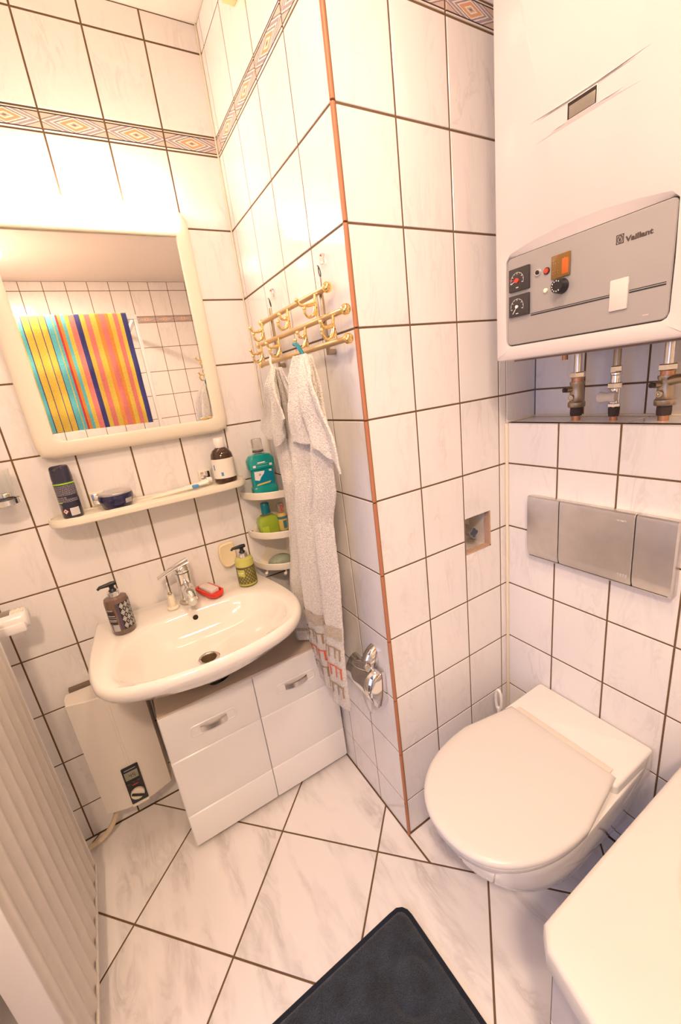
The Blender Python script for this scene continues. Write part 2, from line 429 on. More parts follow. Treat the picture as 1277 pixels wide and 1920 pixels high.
# sink wall (faces -y)
e0, px = .1544, .1517
sinkx = sorted([0]+[-(e0+k*px) for k in range(6)]+[LEFT])
wall_back = tiled_wall('wall_back', '-y', (0, 0, 0), sinkx, ROWS)
# chimney shaft: left face (faces -x) and front (faces -y)
shaft_l = [0, .0315]+[.1841+.1576*k for k in range(3)]+[D]
wall_shaft_left = tiled_wall('wall_shaft_left', '-x', (0, 0, 0), shaft_l, ROWS)
HX0, HX1, HZ0, HZ1 = .3115, .4175, .895, 1.0085
fx = [0]+[.1553+.1536*k for k in range(3)]+[W]
def hole_sp(i, j):
    if i != 2: return None
    u0, u1, v0, v1 = fx[2]+G/2, fx[3]-G/2, ROWS[j]+G/2, ROWS[j+1]-G/2
    if abs(ROWS[j]-.9395) < 1e-4: return [(HX1, v0), (u1, v0), (u1, v1), (u0, v1), (u0, HZ1), (HX1, HZ1)]
    if abs(ROWS[j]-.7395) < 1e-4: return [(u0, v0), (u1, v0), (u1, v1), (HX1, v1), (HX1, HZ0), (u0, HZ0)]
wall_shaft_front = tiled_wall('wall_shaft_front', '-y', (0, -D, 0), fx, ROWS, special=hole_sp,
    backing=[(.0025, HX0, 0, H), (HX1, W+.002, 0, H), (HX0, HX1, 0, HZ0), (HX0, HX1, HZ1, H)])
fx2 = [W, W2]
side = tiled_wall('wall_shaft_front_upper', '-y', (0, -D, 0), fx2, [LEDGE]+[r for r in ROWS if r > LEDGE])
side.name = 'wall_niche_side'
# boxed-in cistern wall: front (faces -x) up to the ledge
gy = [0, .1603]+[.1603+.1517*k for k in range(1, 13)]+[-BACK-D]
gy = [g for g in gy if g <= -BACK-D+1e-6]
lowrows = [0, .04]+ROWS[1:7]+[LEDGE]
wall_right = tiled_wall('wall_right_lower', '-x', (W, -D, 0), gy, lowrows, border=False)
wall_right_up = tiled_wall('wall_right_upper', '-x', (W2, -D, 0), sorted([0, .1472, .2989]+[.2989+.1517*k for k in range(1, 12)]+[-BACK-D]), [LEDGE]+[r for r in ROWS if r > LEDGE])
ly = [0, .1603]+[.1603+.1517*k for k in range(1, 13)]+[-BACK-D]
mb = MB(); mb.box(W+.001, W2, -D, BACK, LEDGE-.02, LEDGE-.0016); ledge = struct(mb.build('trim_1', GROUT, smooth=False))
for i in range(len(ly)-1):
    a0, a1 = ly[i]+(G/2 if i else .001), ly[i+1]-G/2; b0, b1 = W+.001, W2-.002
    if a1-a0 < .01: continue
    me = tile_mesh([(0, 0), (b1-b0, 0), (b1-b0, a1-a0), (0, a1-a0)], ('ledge', round(a1-a0, 4)), TILE)
    o = place(me, '+z', (b0, -D-a1, LEDGE), 0, 0, ledge)
# opposite wall and left wall
wall_opp = tiled_wall('wall_opposite', '+y', (W2, BACK, 0), sorted([0, .011]+[.011+.1517*k for k in range(1, 11)]+[W2-LEFT]), ROWS)
DY0, DY1, DZ = .90, 1.55, 2.0   # doorway in the left wall, measured from the sink wall
def skipdoor(u, v): return DY0 < -u < DY1 and v < DZ
lu = sorted([0]+[-.1517*k for k in range(1, 18)]+[-DY0, -DY1, BACK])
lu = [u for i, u in enumerate(lu) if i == 0 or u-lu[i-1] > .02]
wall_left = tiled_wall('wall_left', '+x', (LEFT, 0, 0), lu, sorted(ROWS+[DZ]), border=True, skip=skipdoor,
    backing=[(-DY0, 0, 0, H), (BACK, -DY1, 0, H), (-DY1, -DY0, DZ, H)])
mb = MB(); mb.box(LEFT-.02, W2+.02, BACK-.02, .02, H, H+.03); struct(mb.build('ceiling', PLASTER, smooth=False))

# corner joints and edge trims
def joint(name, x0, x1, y0, y1, z0, z1, m, parent, r=.0015):
    MB().rbox(x0, x1, y0, y1, z0, z1, r, 2).build(name, m, parent)
joint('silicone_joint', W-.009, W-.0005, -D-.009, -D-.0005, .0, LEDGE, GROUT_L, wall_shaft_front, .003)
joint('silicone_joint', -.0055, -.0004, -.0055, -.0004, .0, H, GROUT_L, wall_back, .002)
joint('silicone_joint', W-.004, W2-.002, -D-.006, -D-.0005, LEDGE, LEDGE+.005, GROUT_L, ledge, .002)
joint('silicone_joint', W2-.007, W2-.0005, BACK+.01, -D-.006, LEDGE, LEDGE+.006, GROUT_L, ledge, .002)
zs = [0]+[r for r in ROWS[1:]]
for a, b in zip(zs[:-1], zs[1:]):     # the orange-brown edge strip, one length per tile course
    MB().tube([(.0008, -D-.0012, a+.002), (.0008, -D-.0012, b-.002)], .0050, 12).build('edge_strip', COPPER, wall_shaft_front)
MB().box(-.0006, .0085, -D-.0008, -D+.001, 0, H).build('edge_joint', GROUT, wall_shaft_front, smooth=False)

# floor: slab and diagonal tiles
mb = MB(); mb.box(LEFT-.02, W2, BACK, .02, -.05, -.0018); floor = struct(mb.build('floor', GROUT, smooth=False))
fa, fp, fu, fv = math.radians(-46.871), .332, -.4223, -.403
ca, sa = math.cos(fa), math.sin(fa)
def lat(i, j):
    a, b = fu+i*fp, fv+j*fp; return (a*ca-b*sa, -D+a*sa+b*ca)
def nrm(poly):
    out = []
    for p in poly:
        if not out or (abs(p[0]-out[-1][0])+abs(p[1]-out[-1][1])) > 1e-4: out.append(p)
    if len(out) > 1 and abs(out[0][0]-out[-1][0])+abs(out[0][1]-out[-1][1]) < 1e-4: out.pop()
    return out
cnt = 0
for i in range(-9, 9):
    for j in range(-9, 9):
        q = [lat(i, j), lat(i+1, j), lat(i+1, j+1), lat(i, j+1)]
        for a, b, c in ((-1, 0, -(LEFT+.001)), (1, 0, W-.002), (0, 1, -.001), (0, -1, -(BACK+.001))): q = clip(q, a, b, c) if q else q
        if len(q) < 3: continue
        inp = clip(clip(q, -1, 0, 0), 0, -1, D)
        pieces = [q]
        if len(inp) >= 3: pieces = [clip(q, 1, 0, -.001), clip(clip(q, -1, 0, .0), 0, 1, -D-.001)]
        for p in pieces:
            p = nrm(p)
            if len(p) < 3: continue
            area_ = abs(sum(p[k][0]*p[(k+1) % len(p)][1]-p[(k+1) % len(p)][0]*p[k][1] for k in range(len(p))))/2
            if area_ < .0006: continue
            p2 = inset(p, .0026); c0 = (sum(a for a, b in p2)/len(p2), sum(b for a, b in p2)/len(p2))
            me = tile_mesh([(a-c0[0], b-c0[1]) for a, b in p2], ('floor', cnt), FLOOR); cnt += 1
            o = bpy.data.objects.new('floor_tile', me); C.objects.link(o); o.parent = floor; o.location = (c0[0], c0[1], 0)

# corridor behind the doorway with its daylight window
mb = MB(); mb.box(-2.3, LEFT-.02, -3, 0, -.05, -.002); struct(mb.build('floor_hall', HALLF, smooth=False))
mb = MB(); mb.box(-2.33, -2.3, -3, 0, 0, H); mb.box(-2.3, LEFT-.02, -3.03, -3, 0, H); mb.box(-2.3, LEFT-.02, 0, .03, 0, H); mb.box(-2.3, LEFT-.02, -3, 0, H, H+.03)
struct(mb.build('wall_hall', HALL, smooth=False))
mb = MB()
for y0, y1, z0, z1 in ((-2.45, -2.4, .5, 2.1), (-1.0, -.95, .5, 2.1), (-2.4, -1.0, .5, .55), (-2.4, -1.0, 2.05, 2.1), (-1.725, -1.675, .55, 2.05)): mb.box(-2.3, -2.26, y0, y1, z0, z1)
wf = struct(mb.build('window_1', WHITE, smooth=False))
MB().box(-2.298, -2.285, -2.4, -1.725, .55, 2.05).box(-2.298, -2.285, -1.675, -1.0, .55, 2.05).build('pane', WINP, wf, smooth=False)
mb = MB(); mb.box(LEFT-.03, LEFT+.012, -DY0-.001, -DY0+.05, 0, DZ+.05); mb.box(LEFT-.03, LEFT+.012, -DY1-.05, -DY1+.001, 0, DZ+.05); mb.box(LEFT-.03, LEFT+.012, -DY1, -DY0, DZ, DZ+.05)
struct(mb.build('door_1', WHITE, smooth=False))

# ---------------------------------------------------------------- ceiling lamp and added fill lamp
for LP_, lb in ((LAMP_POS, 'round opal glass ceiling lamp between the mirror and the boiler'), (FILL_LAMP_POS, 'added fill lamp in round opal glass, out of view above the shower corner')):
    t = thing('ceiling_lamp', lb, 'lamp', LP_, 'ceiling lamps')
    MB().lathe([(.10, .069), (.10, .05), (.095, .044)], LP_).build('lamp_base', WHITE, t)
    MB().lathe([(.080, .012), (.098, .014), (.100, .044), (.096, .044)], LP_, cap0=False, cap1=False).build('lamp_shade', OPAL, t)

# ---------------------------------------------------------------- illuminated mirror
fx0, fx1, fz0, fz1 = -.696, -.146, 1.326, 1.975
mx0, mx1, mz0, mz1 = -.643, -.193, 1.373, 1.902
t = thing('wall_mirror', 'square mirror in a cream plastic frame with a glowing lamp along its top', 'mirror', (-.42, 0, fz0))
c = (-.42, 1.64); n = 96
def fring(x0, x1, z0, z1, r, y): return [(a, y, b) for a, b in star(rrect(x0, x1, z0, z1, r), c, n)]
mb = MB()
mb.loft([fring(fx0+.006, fx1-.006, fz0+.006, fz1-.006, .026, -.001), fring(fx0, fx1, fz0, fz1, .026, -.010), fring(fx0, fx1, fz0, fz1, .026, -.026), fring(fx0+.004, fx1-.004, fz0+.004, fz1-.004, .024, -.034),
         fring(fx0+.014, fx1-.014, fz0+.012, fz1-.010, .022, -.040), fring(mx0-.008, mx1+.008, mz0-.008, mz1+.02, .010, -.046), fring(mx0-.002, mx1+.002, mz0-.002, mz1+.004, .006, -.044), fring(mx0-.001, mx1+.001, mz0-.001, mz1+.001, .004, -.036)])
mb.build('frame', CREAMP, t)
MB().box(mx0-.002, mx1+.002, -.0395, -.036, mz0-.002, mz1+.002).build('mirror_glass', MIRROR, t, smooth=False)
MB().rbox(mx0-.004, mx1+.004, -.050, -.041, mz1-.001, mz1+.010, .003).build('mirror_rail', IVORY, t)
# translucent lamp cover set into the top of the frame
MB().rbox(mx0-.02, mx1+.01, -.056, -.012, mz1+.016, fz1+.006, .012, 4).build('lamp_cover', LAMPC, t)
MB().rbox(-.235, -.197, -.047, -.040, mz0+.001, mz0+.007, .002).build('mirror_clip', BRASS, t)

# ---------------------------------------------------------------- wall shelf
t = thing('wall_shelf', 'long white plastic shelf with rounded ends below the mirror', 'shelf', (-.425, 0, 1.14))
P = [(-.135, -.006), (-.165, -.003), (-.69, -.003), (-.712, -.02), (-.722, -.05), (-.715, -.08), (-.69, -.102), (-.64, -.114), (-.22, -.114), (-.165, -.102), (-.137, -.075), (-.128, -.04)]
mb = MB(); mb.prism(P, 1.139, 1.158, .004); mb.build('shelf_board', CREAMP, t)
mb = MB(); n2 = len(P); mb.loft([[(x, y, 1.157) for x, y in inset(P, .001)], [(x, y, 1.1625) for x, y in inset(P, .002)], [(x, y, 1.1625) for x, y in inset(P, .006)], [(x, y, 1.157) for x, y in inset(P, .007)]]); mb.build('shelf_rim', CREAMP, t)
for x in (-.585, -.255):
    b = MB().rbox(x-.021, x+.021, -.013, -.0005, 1.163, 1.207, .003).build('bracket', CREAMP, t)
    MB().rbox(x-.016, x+.016, -.0165, -.012, 1.168, 1.202, .002).build('bracket_cover', CHROME, b)

def cyl_patch(mb, c, rf, a0, a1, z0, z1, off=.0004, nu=10, nv=2, k=None, sy=1.):
    """print on a round body: angles in degrees, rf(z) radius"""
    rings = []
    for j in range(nv+1):
        z = z0+(z1-z0)*j/nv; r = (rf(z) if callable(rf) else rf)+off
        rings.append([(c[0]+r*math.cos(math.radians(a0+(a1-a0)*i/nu)), c[1]+r*sy*math.sin(math.radians(a0+(a1-a0)*i/nu)), c[2]+z) for i in range(nu+1)])
    return mb.loft(rings, closed=False, k=k)

# deodorant can
cc = (-.655, -.065, 1.1585)
t = thing('spray_can', 'tall dark navy spray can with lime stripes standing at the left end of the shelf', 'spray can', cc)
body = MB().lathe([(.024, 0), (.0265, .003), (.0265, .104), (.0255, .108), (.0255, .110)], cc, seg=40).build('can_body', NAVYC, t)
capm = MB().lathe([(.0262, .110), (.0262, .118), (.0245, .142), (.0225, .148), (.019, .150)], cc, seg=40)
for i, v in enumerate(capm.v):
    if v[2] > cc[2]+.143 and v[1] < cc[1]-.004 and v[0] < cc[0]+.004: capm.v[i] = (v[0], v[1]+.004, v[2]-.007)
cap_ = capm.build('cap', NAVYC, t)
MB().sphere((cc[0]-.010, cc[1]-.020, cc[2]+.139), .0065, k=0, sc=(1, .6, 1)).build('spray_nozzle', DGREY, cap_)
mb = MB(); cyl_patch(mb, cc, .0265, -165, -5, .0985, .1025); mb.build('lime_print', LIME, t)
mb = MB(); cyl_patch(mb, cc, .0265, -160, -125, .046, .049); mb.build('lime_print', LIME, t)
mb = MB()
zz = .0945
for r_ in range(14):
    a = -160
    while a < -35:
        w = random.uniform(6, 16)
        if not (r_ in (9, 10) and a > -100): cyl_patch(mb, cc, .0265, a, min(a+w, -30), zz, zz+.0011, nu=2, nv=1)
        a += w+random.uniform(1.5, 3)
    zz -= .0033 if r_ != 8 else .006
cyl_patch(mb, cc, .0265, -125, -60, .1085, .1092) if False else None
for r_ in range(5):
    z_ = .041-.0033*r_; cyl_patch(mb, cc, .0265, -160, -135+random.uniform(-4, 4), z_, z_+.001, nu=3, nv=1)
mb.build('small_print', GPRINT, t)
mb = MB(); cyl_patch(mb, cc, .0265, -95, -45, .008, .030, nu=6, k=0)
for k_ in range(6): cyl_patch(mb, cc, .0268, -93, -47, .010+.0032*k_, .0112+.0032*k_, nu=5, nv=1, k=1)
mb.build('barcode_label', [WPRINT, GPRINT], t)
def diamond(mb, c, r, am, zm, s, off, k):
    q = [(0, s), (s*1., 0), (0, -s), (-s*1., 0)]
    vs = [(c[0]+(r+off)*math.cos(math.radians(am)+u/r), c[1]+(r+off)*math.sin(math.radians(am)+u/r), c[2]+zm+v) for u, v in q]+[(c[0]+(r+off)*math.cos(math.radians(am)), c[1]+(r+off)*math.sin(math.radians(am)), c[2]+zm)]
    mb.add(vs, [(0, 1, 4), (1, 2, 4), (2, 3, 4), (3, 0, 4)], k)
mb = MB(); diamond(mb, cc, .0265, -122, .022, .0085, .0005, 0); diamond(mb, cc, .0265, -122, .022, .0066, .0008, 1)
diamond(mb, cc, .0265, -122, .0225, .0026, .0011, 2); mb.build('warning_sign', [REDP, WPRINT, BLACK], t)

# navy jar
cc = (-.537, -.062, 1.1585)
t = thing('cream_jar', 'low round dark blue jar with silver lid, on the shelf right of the spray can', 'jar', cc)
MB().lathe([(.036, 0), (.040, .003), (.047, .022), (.0485, .032), (.047, .040), (.0455, .041)], cc, seg=48).build('jar_body', NAVY, t)
MB().lathe([(.0455, .040), (.046, .045), (.043, .0475), (.030, .0485)], cc, seg=48).build('lid', SILVER, t)
mb = MB(); cyl_patch(mb, cc, lambda z: .0405+z*.25, -62, -30, .012, .026, off=.0012, nu=5); mb.build('label_print', GPRINT, t)

# toothbrush and crumpled tube lying on the shelf
t = tag(MB().tube(spline([(-.475, -.092, 1.1655), (-.42, -.094, 1.166), (-.36, -.088, 1.167), (-.31, -.085, 1.168)], 6, False), [.0022]*6+[.0035]*7+[.0028]*6).build('toothbrush', IVORY), 'thin cream toothbrush handle lying along the front of the shelf', 'toothbrush')
MB().rbox(-.318, -.296, -.090, -.080, 1.1655, 1.1765, .003).build('brush_head', BLUEP, t)
cc = (-.36, -.05, 1.163)
t = thing('toothpaste_tube', 'flat crumpled white tube lying on the shelf beside the brown bottle', 'tube', (-.33, -.05, 1.163))
rings = []
for i in range(14):
    s_ = i/13; x = -.44+.18*s_; w = .018+.003*math.sin(i*1.7); h = .0015+.017*s_**1.8
    rings.append([(x, -.052+w*math.cos(2*PI*j/16), 1.1635+h/2+(h/2)*math.sin(2*PI*j/16)+.002*s_*math.sin(3*i+j)) for j in range(16)])
MB().loft(rings, True, True, True).build('tube_body', CAPW, t)
MB().lathe([(.010, 0), (.010, .014), (.008, .018)], (-.262, -.052, 1.1765), 'x', 16).build('tube_cap', WPRINT, t)

# brown bottle
cc = (-.198, -.060, 1.1585)
t = thing('medicine_bottle', 'brown glass bottle with white cap and cream label at the right end of the shelf', 'bottle', cc)
MB().lathe([(.033, 0), (.0365, .004), (.0375, .010), (.0375, .083), (.035, .098), (.027, .111), (.017, .118), (.0145, .121)], cc, seg=44).build('bottle_body', AMBER, t)
MB().lathe([(.0165, .119), (.0175, .121), (.0172, .148), (.0155, .151)], cc, seg=32).build('cap', CAPW, t)
mb = MB(); cyl_patch(mb, cc, .0375, -200, 60, .019, .084, nu=40); lab = mb.build('label', LABELC, t, label='cream wrap-around paper label')
mb = MB()
for c_ in range(3):
    for r_ in range(11):
        a = -48+c_*8; cyl_patch(mb, cc, .0379, a, a+random.uniform(3, 6), .026+r_*.005, .0282+r_*.005, nu=2, nv=1)
mb.build('small_print', GPRINT, lab)
mb = MB(); cyl_patch(mb, cc, .0379, -122, -110, .028, .040, nu=4); mb.build('blue_emblem', BLUEP, lab); mb = MB(); cyl_patch(mb, cc, .0379, -160, -152, .048, .066, nu=3); mb.build('blue_emblem', BLUEP, lab)

# ---------------------------------------------------------------- tumbler holder at the left
cc = (-.803, -.068, 1.222)
t = thing('tumbler_holder', 'chrome ring holder on the tiled wall left of the shelf', 'holder', (cc[0], -.01, 1.235))
rg = [(.0405, 0), (.0425, 0), (.0425, .013), (.0405, .013), (.0405, 0)]
MB().lathe(rg, (cc[0], cc[1], 1.232), seg=40, cap0=False, cap1=False).build('ring', CHROME, t)
MB().rbox(cc[0]-.02, cc[0]+.02, -.028, -.0005, 1.222, 1.256, .004).build('wall_mount', CHROME, t)
t = tag(MB().lathe([(.030, .0), (.0335, .003), (.0388, .095), (.0375, .095), (.0325, .006), (.001, .006)], (cc[0], cc[1], 1.2285), seg=40, cap1=False).build('tumbler', GLASS), 'clear glass tumbler sitting in the chrome ring holder', 'glass')

# ---------------------------------------------------------------- corner shelf
TZ = [1.0795, .930, .806]
t = thing('corner_shelf', 'three-tier cream plastic corner shelf beside the hanging towels', 'shelf', (-.01, -.01, .80))
RQ = .140
def quarter(r, z, nseg=16): return [(-.003, -.003, z)]+[(-.003-r*math.sin(PI/2*i/nseg), -.003-r*math.cos(PI/2*i/nseg), z) for i in range(nseg+1)]
for z in TZ:
    tt = MB().loft([quarter(RQ-.002, z-.004), quarter(RQ, z-.002), quarter(RQ, z+.001)], True, True, True).build('tier', CREAMP, t)
    ring = lambda r, zz_: [(-.003-r*math.sin(PI/2*i/16), -.003-r*math.cos(PI/2*i/16), zz_) for i in range(17)]
    mb = MB(); mb.loft([ring(RQ, z-.004), ring(RQ+.002, z+.002), ring(RQ+.002, z+.020), ring(RQ, z+.022), ring(RQ-.003, z+.020), ring(RQ-.003, z)], closed=False); mb.build('rim', CREAMP, tt)
for a in (1, 2):      # back panels with a concave front edge
    prof = []
    for z in [TZ[2]+.0*i for i in (0,)]: pass
    mb = MB(); pts = []
    for zlo, zhi in ((TZ[2], TZ[1]), (TZ[1], TZ[0])):
        for i in range(13):
            s_ = i/12; pts.append((RQ-.055*math.sin(PI*s_)**.8 if 0 < s_ < 1 else RQ, zlo+(zhi-zlo)*s_))
    front = [((-w-.003, -.003-.0005, z) if a == 1 else (-.0035, -w-.003, z)) for w, z in pts]
    back = [((-.003, -.0035, z) if a == 1 else (-.0035, -.003, z)) for w, z in pts]
    off = (0, -.0035, 0) if a == 1 else (-.0035, 0, 0)
    f2 = [tuple(p+q for p, q in zip(v, off)) for v in front]; b2 = [tuple(p+q for p, q in zip(v, off)) for v in back]
    mb.loft([back, front, f2, b2], closed=False); mb.build('back_panel', CREAMP, t)
for a in (-28, -62):
    r = RQ-.008; a = math.radians(a); x, y = -.003-r*math.cos(a), -.003+r*math.sin(a)
    MB().tube(spline([(x, y, .803), (x, y, .790), (x-.004, y-.004, .783), (x-.010, y-.010, .787), (x-.011, y-.011, .793)], 4, False), .0028, 8).build('hook', CREAMP, t)
    MB().sphere((x-.006, y-.006, .787), .0065).build('hook_knob', CREAMP, t)

# mouthwash
cc = (-.071, -.066, TZ[0]+.0015)
t = thing('mouthwash_bottle', 'large teal mouthwash bottle on the top tier of the corner shelf', 'bottle', cc)
def rr_ring(c, hx, hy, r, z, ch=3): return [(c[0]+x, c[1]+y, c[2]+z) for x, y in rrect(-hx, hx, -hy, hy, r, ch)]
MB().loft([rr_ring(cc, .042, .021, .010, 0), rr_ring(cc, .045, .023, .010, .004), rr_ring(cc, .045, .023, .010, .032), rr_ring(cc, .041, .020, .009, .036), rr_ring(cc, .041, .020, .009, .098),
           rr_ring(cc, .047, .024, .010, .102), rr_ring(cc, .047, .024, .010, .132), rr_ring(cc, .036, .020, .010, .148), rr_ring(cc, .018, .014, .010, .152)], True, True, True).build('bottle_body', TEAL, t)
MB().lathe([(.013, .152), (.013, .158), (.0185, .160), (.018, .200), (.016, .204)], cc, seg=28).build('cap', CLEAR, t)
mb = MB()
for k_ in range(7): mb.lathe([(.0187, .172+k_*.004), (.0190, .1735+k_*.004), (.0187, .175+k_*.004)], cc, seg=28, cap0=False, cap1=False)
mb.lathe([(.0195, .158), (.0202, .1605), (.0195, .163)], cc, seg=28, cap0=False, cap1=False, k=1); mb.build('cap_rings', [CLEAR, DGREY], t)
mb = MB(); y = cc[1]-.0208
mb.add([(cc[0]-.036, y, cc[2]+.042), (cc[0]+.036, y, cc[2]+.042), (cc[0]+.036, y, cc[2]+.095), (cc[0]-.036, y, cc[2]+.095)], [(0, 1, 2, 3)]); lab = mb.build('label', TEALB, t, smooth=False)
mb = MB(); y -= .0004
def blob(mb, pts, y, k): mb.add([(cc[0]+a, y, cc[2]+b) for a, b in pts], [tuple(range(len(pts)))], k)
blob(mb, [(-.036, .065), (-.02, .060), (-.012, .072), (.0, .083), (.004, .092), (-.034, .094)], y, 0); blob(mb, [(-.034, .043), (.018, .047), (.022, .053), (-.03, .049)], y, 1); blob(mb, [(.020, .088), (.030, .086), (.030, .094), (.020, .094)], y, 0)
blob(mb, [(-.020, .078), (-.012, .076), (-.010, .084), (-.018, .086)], y-.0004, 2)
mb.build('label_print', [WPRINT, OCHRE, GPRINT], lab, smooth=False)
mb = MB(); y = cc[1]-.0248
for x0, x1, z0, z1 in ((-.036, -.026, .108, .116), (.024, .034, .108, .116), (-.022, .018, .110, .1105), (-.022, .018, .118, .1185), (-.018, .010, .121, .125)): mb.add([(cc[0]+x0, y, cc[2]+z0), (cc[0]+x1, y, cc[2]+z0), (cc[0]+x1, y, cc[2]+z1), (cc[0]+x0, y, cc[2]+z1)], [(0, 1, 2, 3)])
mb.build('neck_print', WPRINT, t, smooth=False)

# green bottle
cc = (-.080, -.056, TZ[1]+.0015)
t = thing('lotion_bottle', 'squat bottle of green liquid with teal cap on the middle tier of the corner shelf', 'bottle', cc)
MB().loft([rr_ring(cc, .034, .020, .008, 0), rr_ring(cc, .037, .022, .009, .004), rr_ring(cc, .039, .023, .009, .050), rr_ring(cc, .034, .020, .010, .066), rr_ring(cc, .020, .014, .010, .073)], True, True, True).build('bottle_body', GREENL, t)
MB().loft([rr_ring(cc, .024, .016, .009, .0745), rr_ring(cc, .014, .012, .008, .079), rr_ring(cc, .013, .012, .008, .083)], True, True, True).build('neck', CLEAR, t)
MB().lathe([(.0155, .081), (.0165, .083), (.0155, .118), (.013, .121)], cc, seg=28).build('cap', TEALC, t)
mb = MB(); mb.add([(cc[0]-.030, cc[1]-.0226, cc[2]+.008), (cc[0]-.006, cc[1]-.0226, cc[2]+.008), (cc[0]-.006, cc[1]-.0236, cc[2]+.036), (cc[0]-.032, cc[1]-.0236, cc[2]+.038)], [(0, 1, 2, 3)])
mb.build('label', GREENB, t, smooth=False)
# small bottle
cc = (-.027, -.070, TZ[1]+.0015)
t = thing('small_bottle', 'small bottle with yellow and petrol label and red-patterned neck beside the green bottle', 'bottle', cc)
MB().lathe([(.017, 0), (.0185, .003), (.0185, .060), (.016, .068), (.013, .072)], cc, seg=28).build('bottle_body', OCHRE, t)
MB().lathe([(.0128, .071), (.0128, .104), (.010, .108)], cc, seg=24).build('neck', CLEAR, t)
mb = MB(); cyl_patch(mb, cc, .0187, -200, 40, .0, .006, nu=20); cyl_patch(mb, cc, .0187, -200, 40, .050, .060, nu=20); cyl_patch(mb, cc, .0187, -105, -60, .014, .044, nu=8); mb.build('label', TEALT, t)
mb = MB()
for a, z in ((-120, .076), (-95, .082), (-75, .088), (-110, .092), (-90, .097), (-70, .078), (-60, .094)): cyl_patch(mb, cc, .0130, a-10, a+12, z, z+.006, nu=3)
mb.build('red_print', REDP, t)
# shell soap
cc = (-.062, -.066, TZ[2]+.0015)
mb = MB(); rings = []
for i in range(10):
    f = i/9; z = .034*math.sin(f*PI/2)**1.1 if False else .034*f
    rr = math.sqrt(max(.0005, 1-(f)**2.4))
    rings.append([(cc[0]+.047*rr*(1+.035*math.cos(18*2*PI*j/72)*(1-f*.7))*math.cos(2*PI*j/72), cc[1]+.034*rr*(1+.035*math.cos(18*2*PI*j/72)*(1-f*.7))*math.sin(2*PI*j/72), cc[2]+.004+z*.95) for j in range(72)])
mb.loft([[(cc[0]+(x-cc[0])*.85, cc[1]+(y-cc[1])*.85, cc[2]) for x, y, z in rings[0]]]+rings, True, True, True)
tag(mb.build('shell_soap', SHELL), 'grey-green scallop shell soap on the lowest tier of the corner shelf', 'soap')
# soap pad stuck on wall
P = spline([(-.238, .930), (-.212, .925), (-.207, .885), (-.214, .848), (-.240, .836), (-.262, .846), (-.270, .885), (-.264, .922)], 5)
mb = MB(); mb.loft([[(x, -.001, z) for x, z in inset(P, .004)], [(x, -.006, z) for x, z in P], [(x, -.016, z) for x, z in P], [(x, -.021, z) for x, z in inset(P, .005)], [(x, -.018, z) for x, z in inset(P, .012)]], True, True, True)
tag(mb.build('wall_soap', SOAP), 'pale yellow oblong soap fixed to the tiles behind the green dispenser', 'soap')

# ---------------------------------------------------------------- wash basin
SZ = .790
t = thing('wash_basin', 'cream white ceramic wash basin on the tiled wall below the shelf', 'sink', (-.418, 0, .62))
outer = [(-.155, -.002), (-.30, -.002), (-.55, -.002), (-.690, -.002), (-.702, -.05), (-.714, -.15), (-.721, -.25), (-.717, -.33), (-.702, -.392), (-.664, -.436), (-.605, -.464), (-.52, -.484), (-.42, -.494), (-.31, -.487), (-.208, -.458), (-.146, -.408), (-.115, -.335), (-.112, -.24), (-.128, -.13), (-.146, -.05)]
ctr = (-.415, -.29); NA = 96
# keep the back edge straight: dense spline but clamp
O = [(x, min(y, -.002)) for x, y in spline(outer, 8)]
inner = [(-.640, -.253), (-.657, -.34), (-.645, -.398), (-.60, -.436), (-.520, -.461), (-.428, -.471), (-.335, -.465), (-.262, -.442), (-.196, -.398), (-.170, -.34), (-.167, -.272), (-.195, -.205), (-.249, -.165), (-.33, -.150), (-.43, -.148), (-.53, -.155), (-.60, -.192)]
O = star(O, ctr, NA); I = star(spline(inner, 6), ctr, NA)
def mixr(A, B, f, z): return [(a[0]+(b[0]-a[0])*f, a[1]+(b[1]-a[1])*f, z) for a, b in zip(A, B)]
DR = (-.421, -.305, .689)
drn = [(DR[0]+.024*math.cos(2*PI*i/NA), DR[1]+.024*math.sin(2*PI*i/NA)) for i in range(NA)]
def yfix(r): return [(x, min(y, -.002), z) for x, y, z in r]
und = [(ctr[0]+.05*math.cos(2*PI*i/NA), -.24+.05*math.sin(2*PI*i/NA)) for i in range(NA)]
def shr(A, d, z):
    o = inset(A, d); return yfix([(x, y, z) for x, y in o])
mb = MB()
rings = [[(x, y, .60) for x, y in und], mixr(O, und, .78, .625), mixr(O, und, .45, .675), mixr(O, und, .20, .715), shr(O, .022, .738), shr(O, .009, .748), shr(O, .0, .764), shr(O, .0, .776), shr(O, .004, .786), shr(O, .012, SZ+.001),
         mixr(O, I, .75, SZ-.002), mixr(O, I, .93, SZ-.004), mixr(I, drn, .02, SZ-.012), mixr(I, drn, .08, SZ-.033), mixr(I, drn, .19, SZ-.058), mixr(I, drn, .32, SZ-.079), mixr(I, drn, .60, SZ-.092), mixr(I, drn, .85, SZ-.098), [(x, y, SZ-.1005) for x, y in drn]]
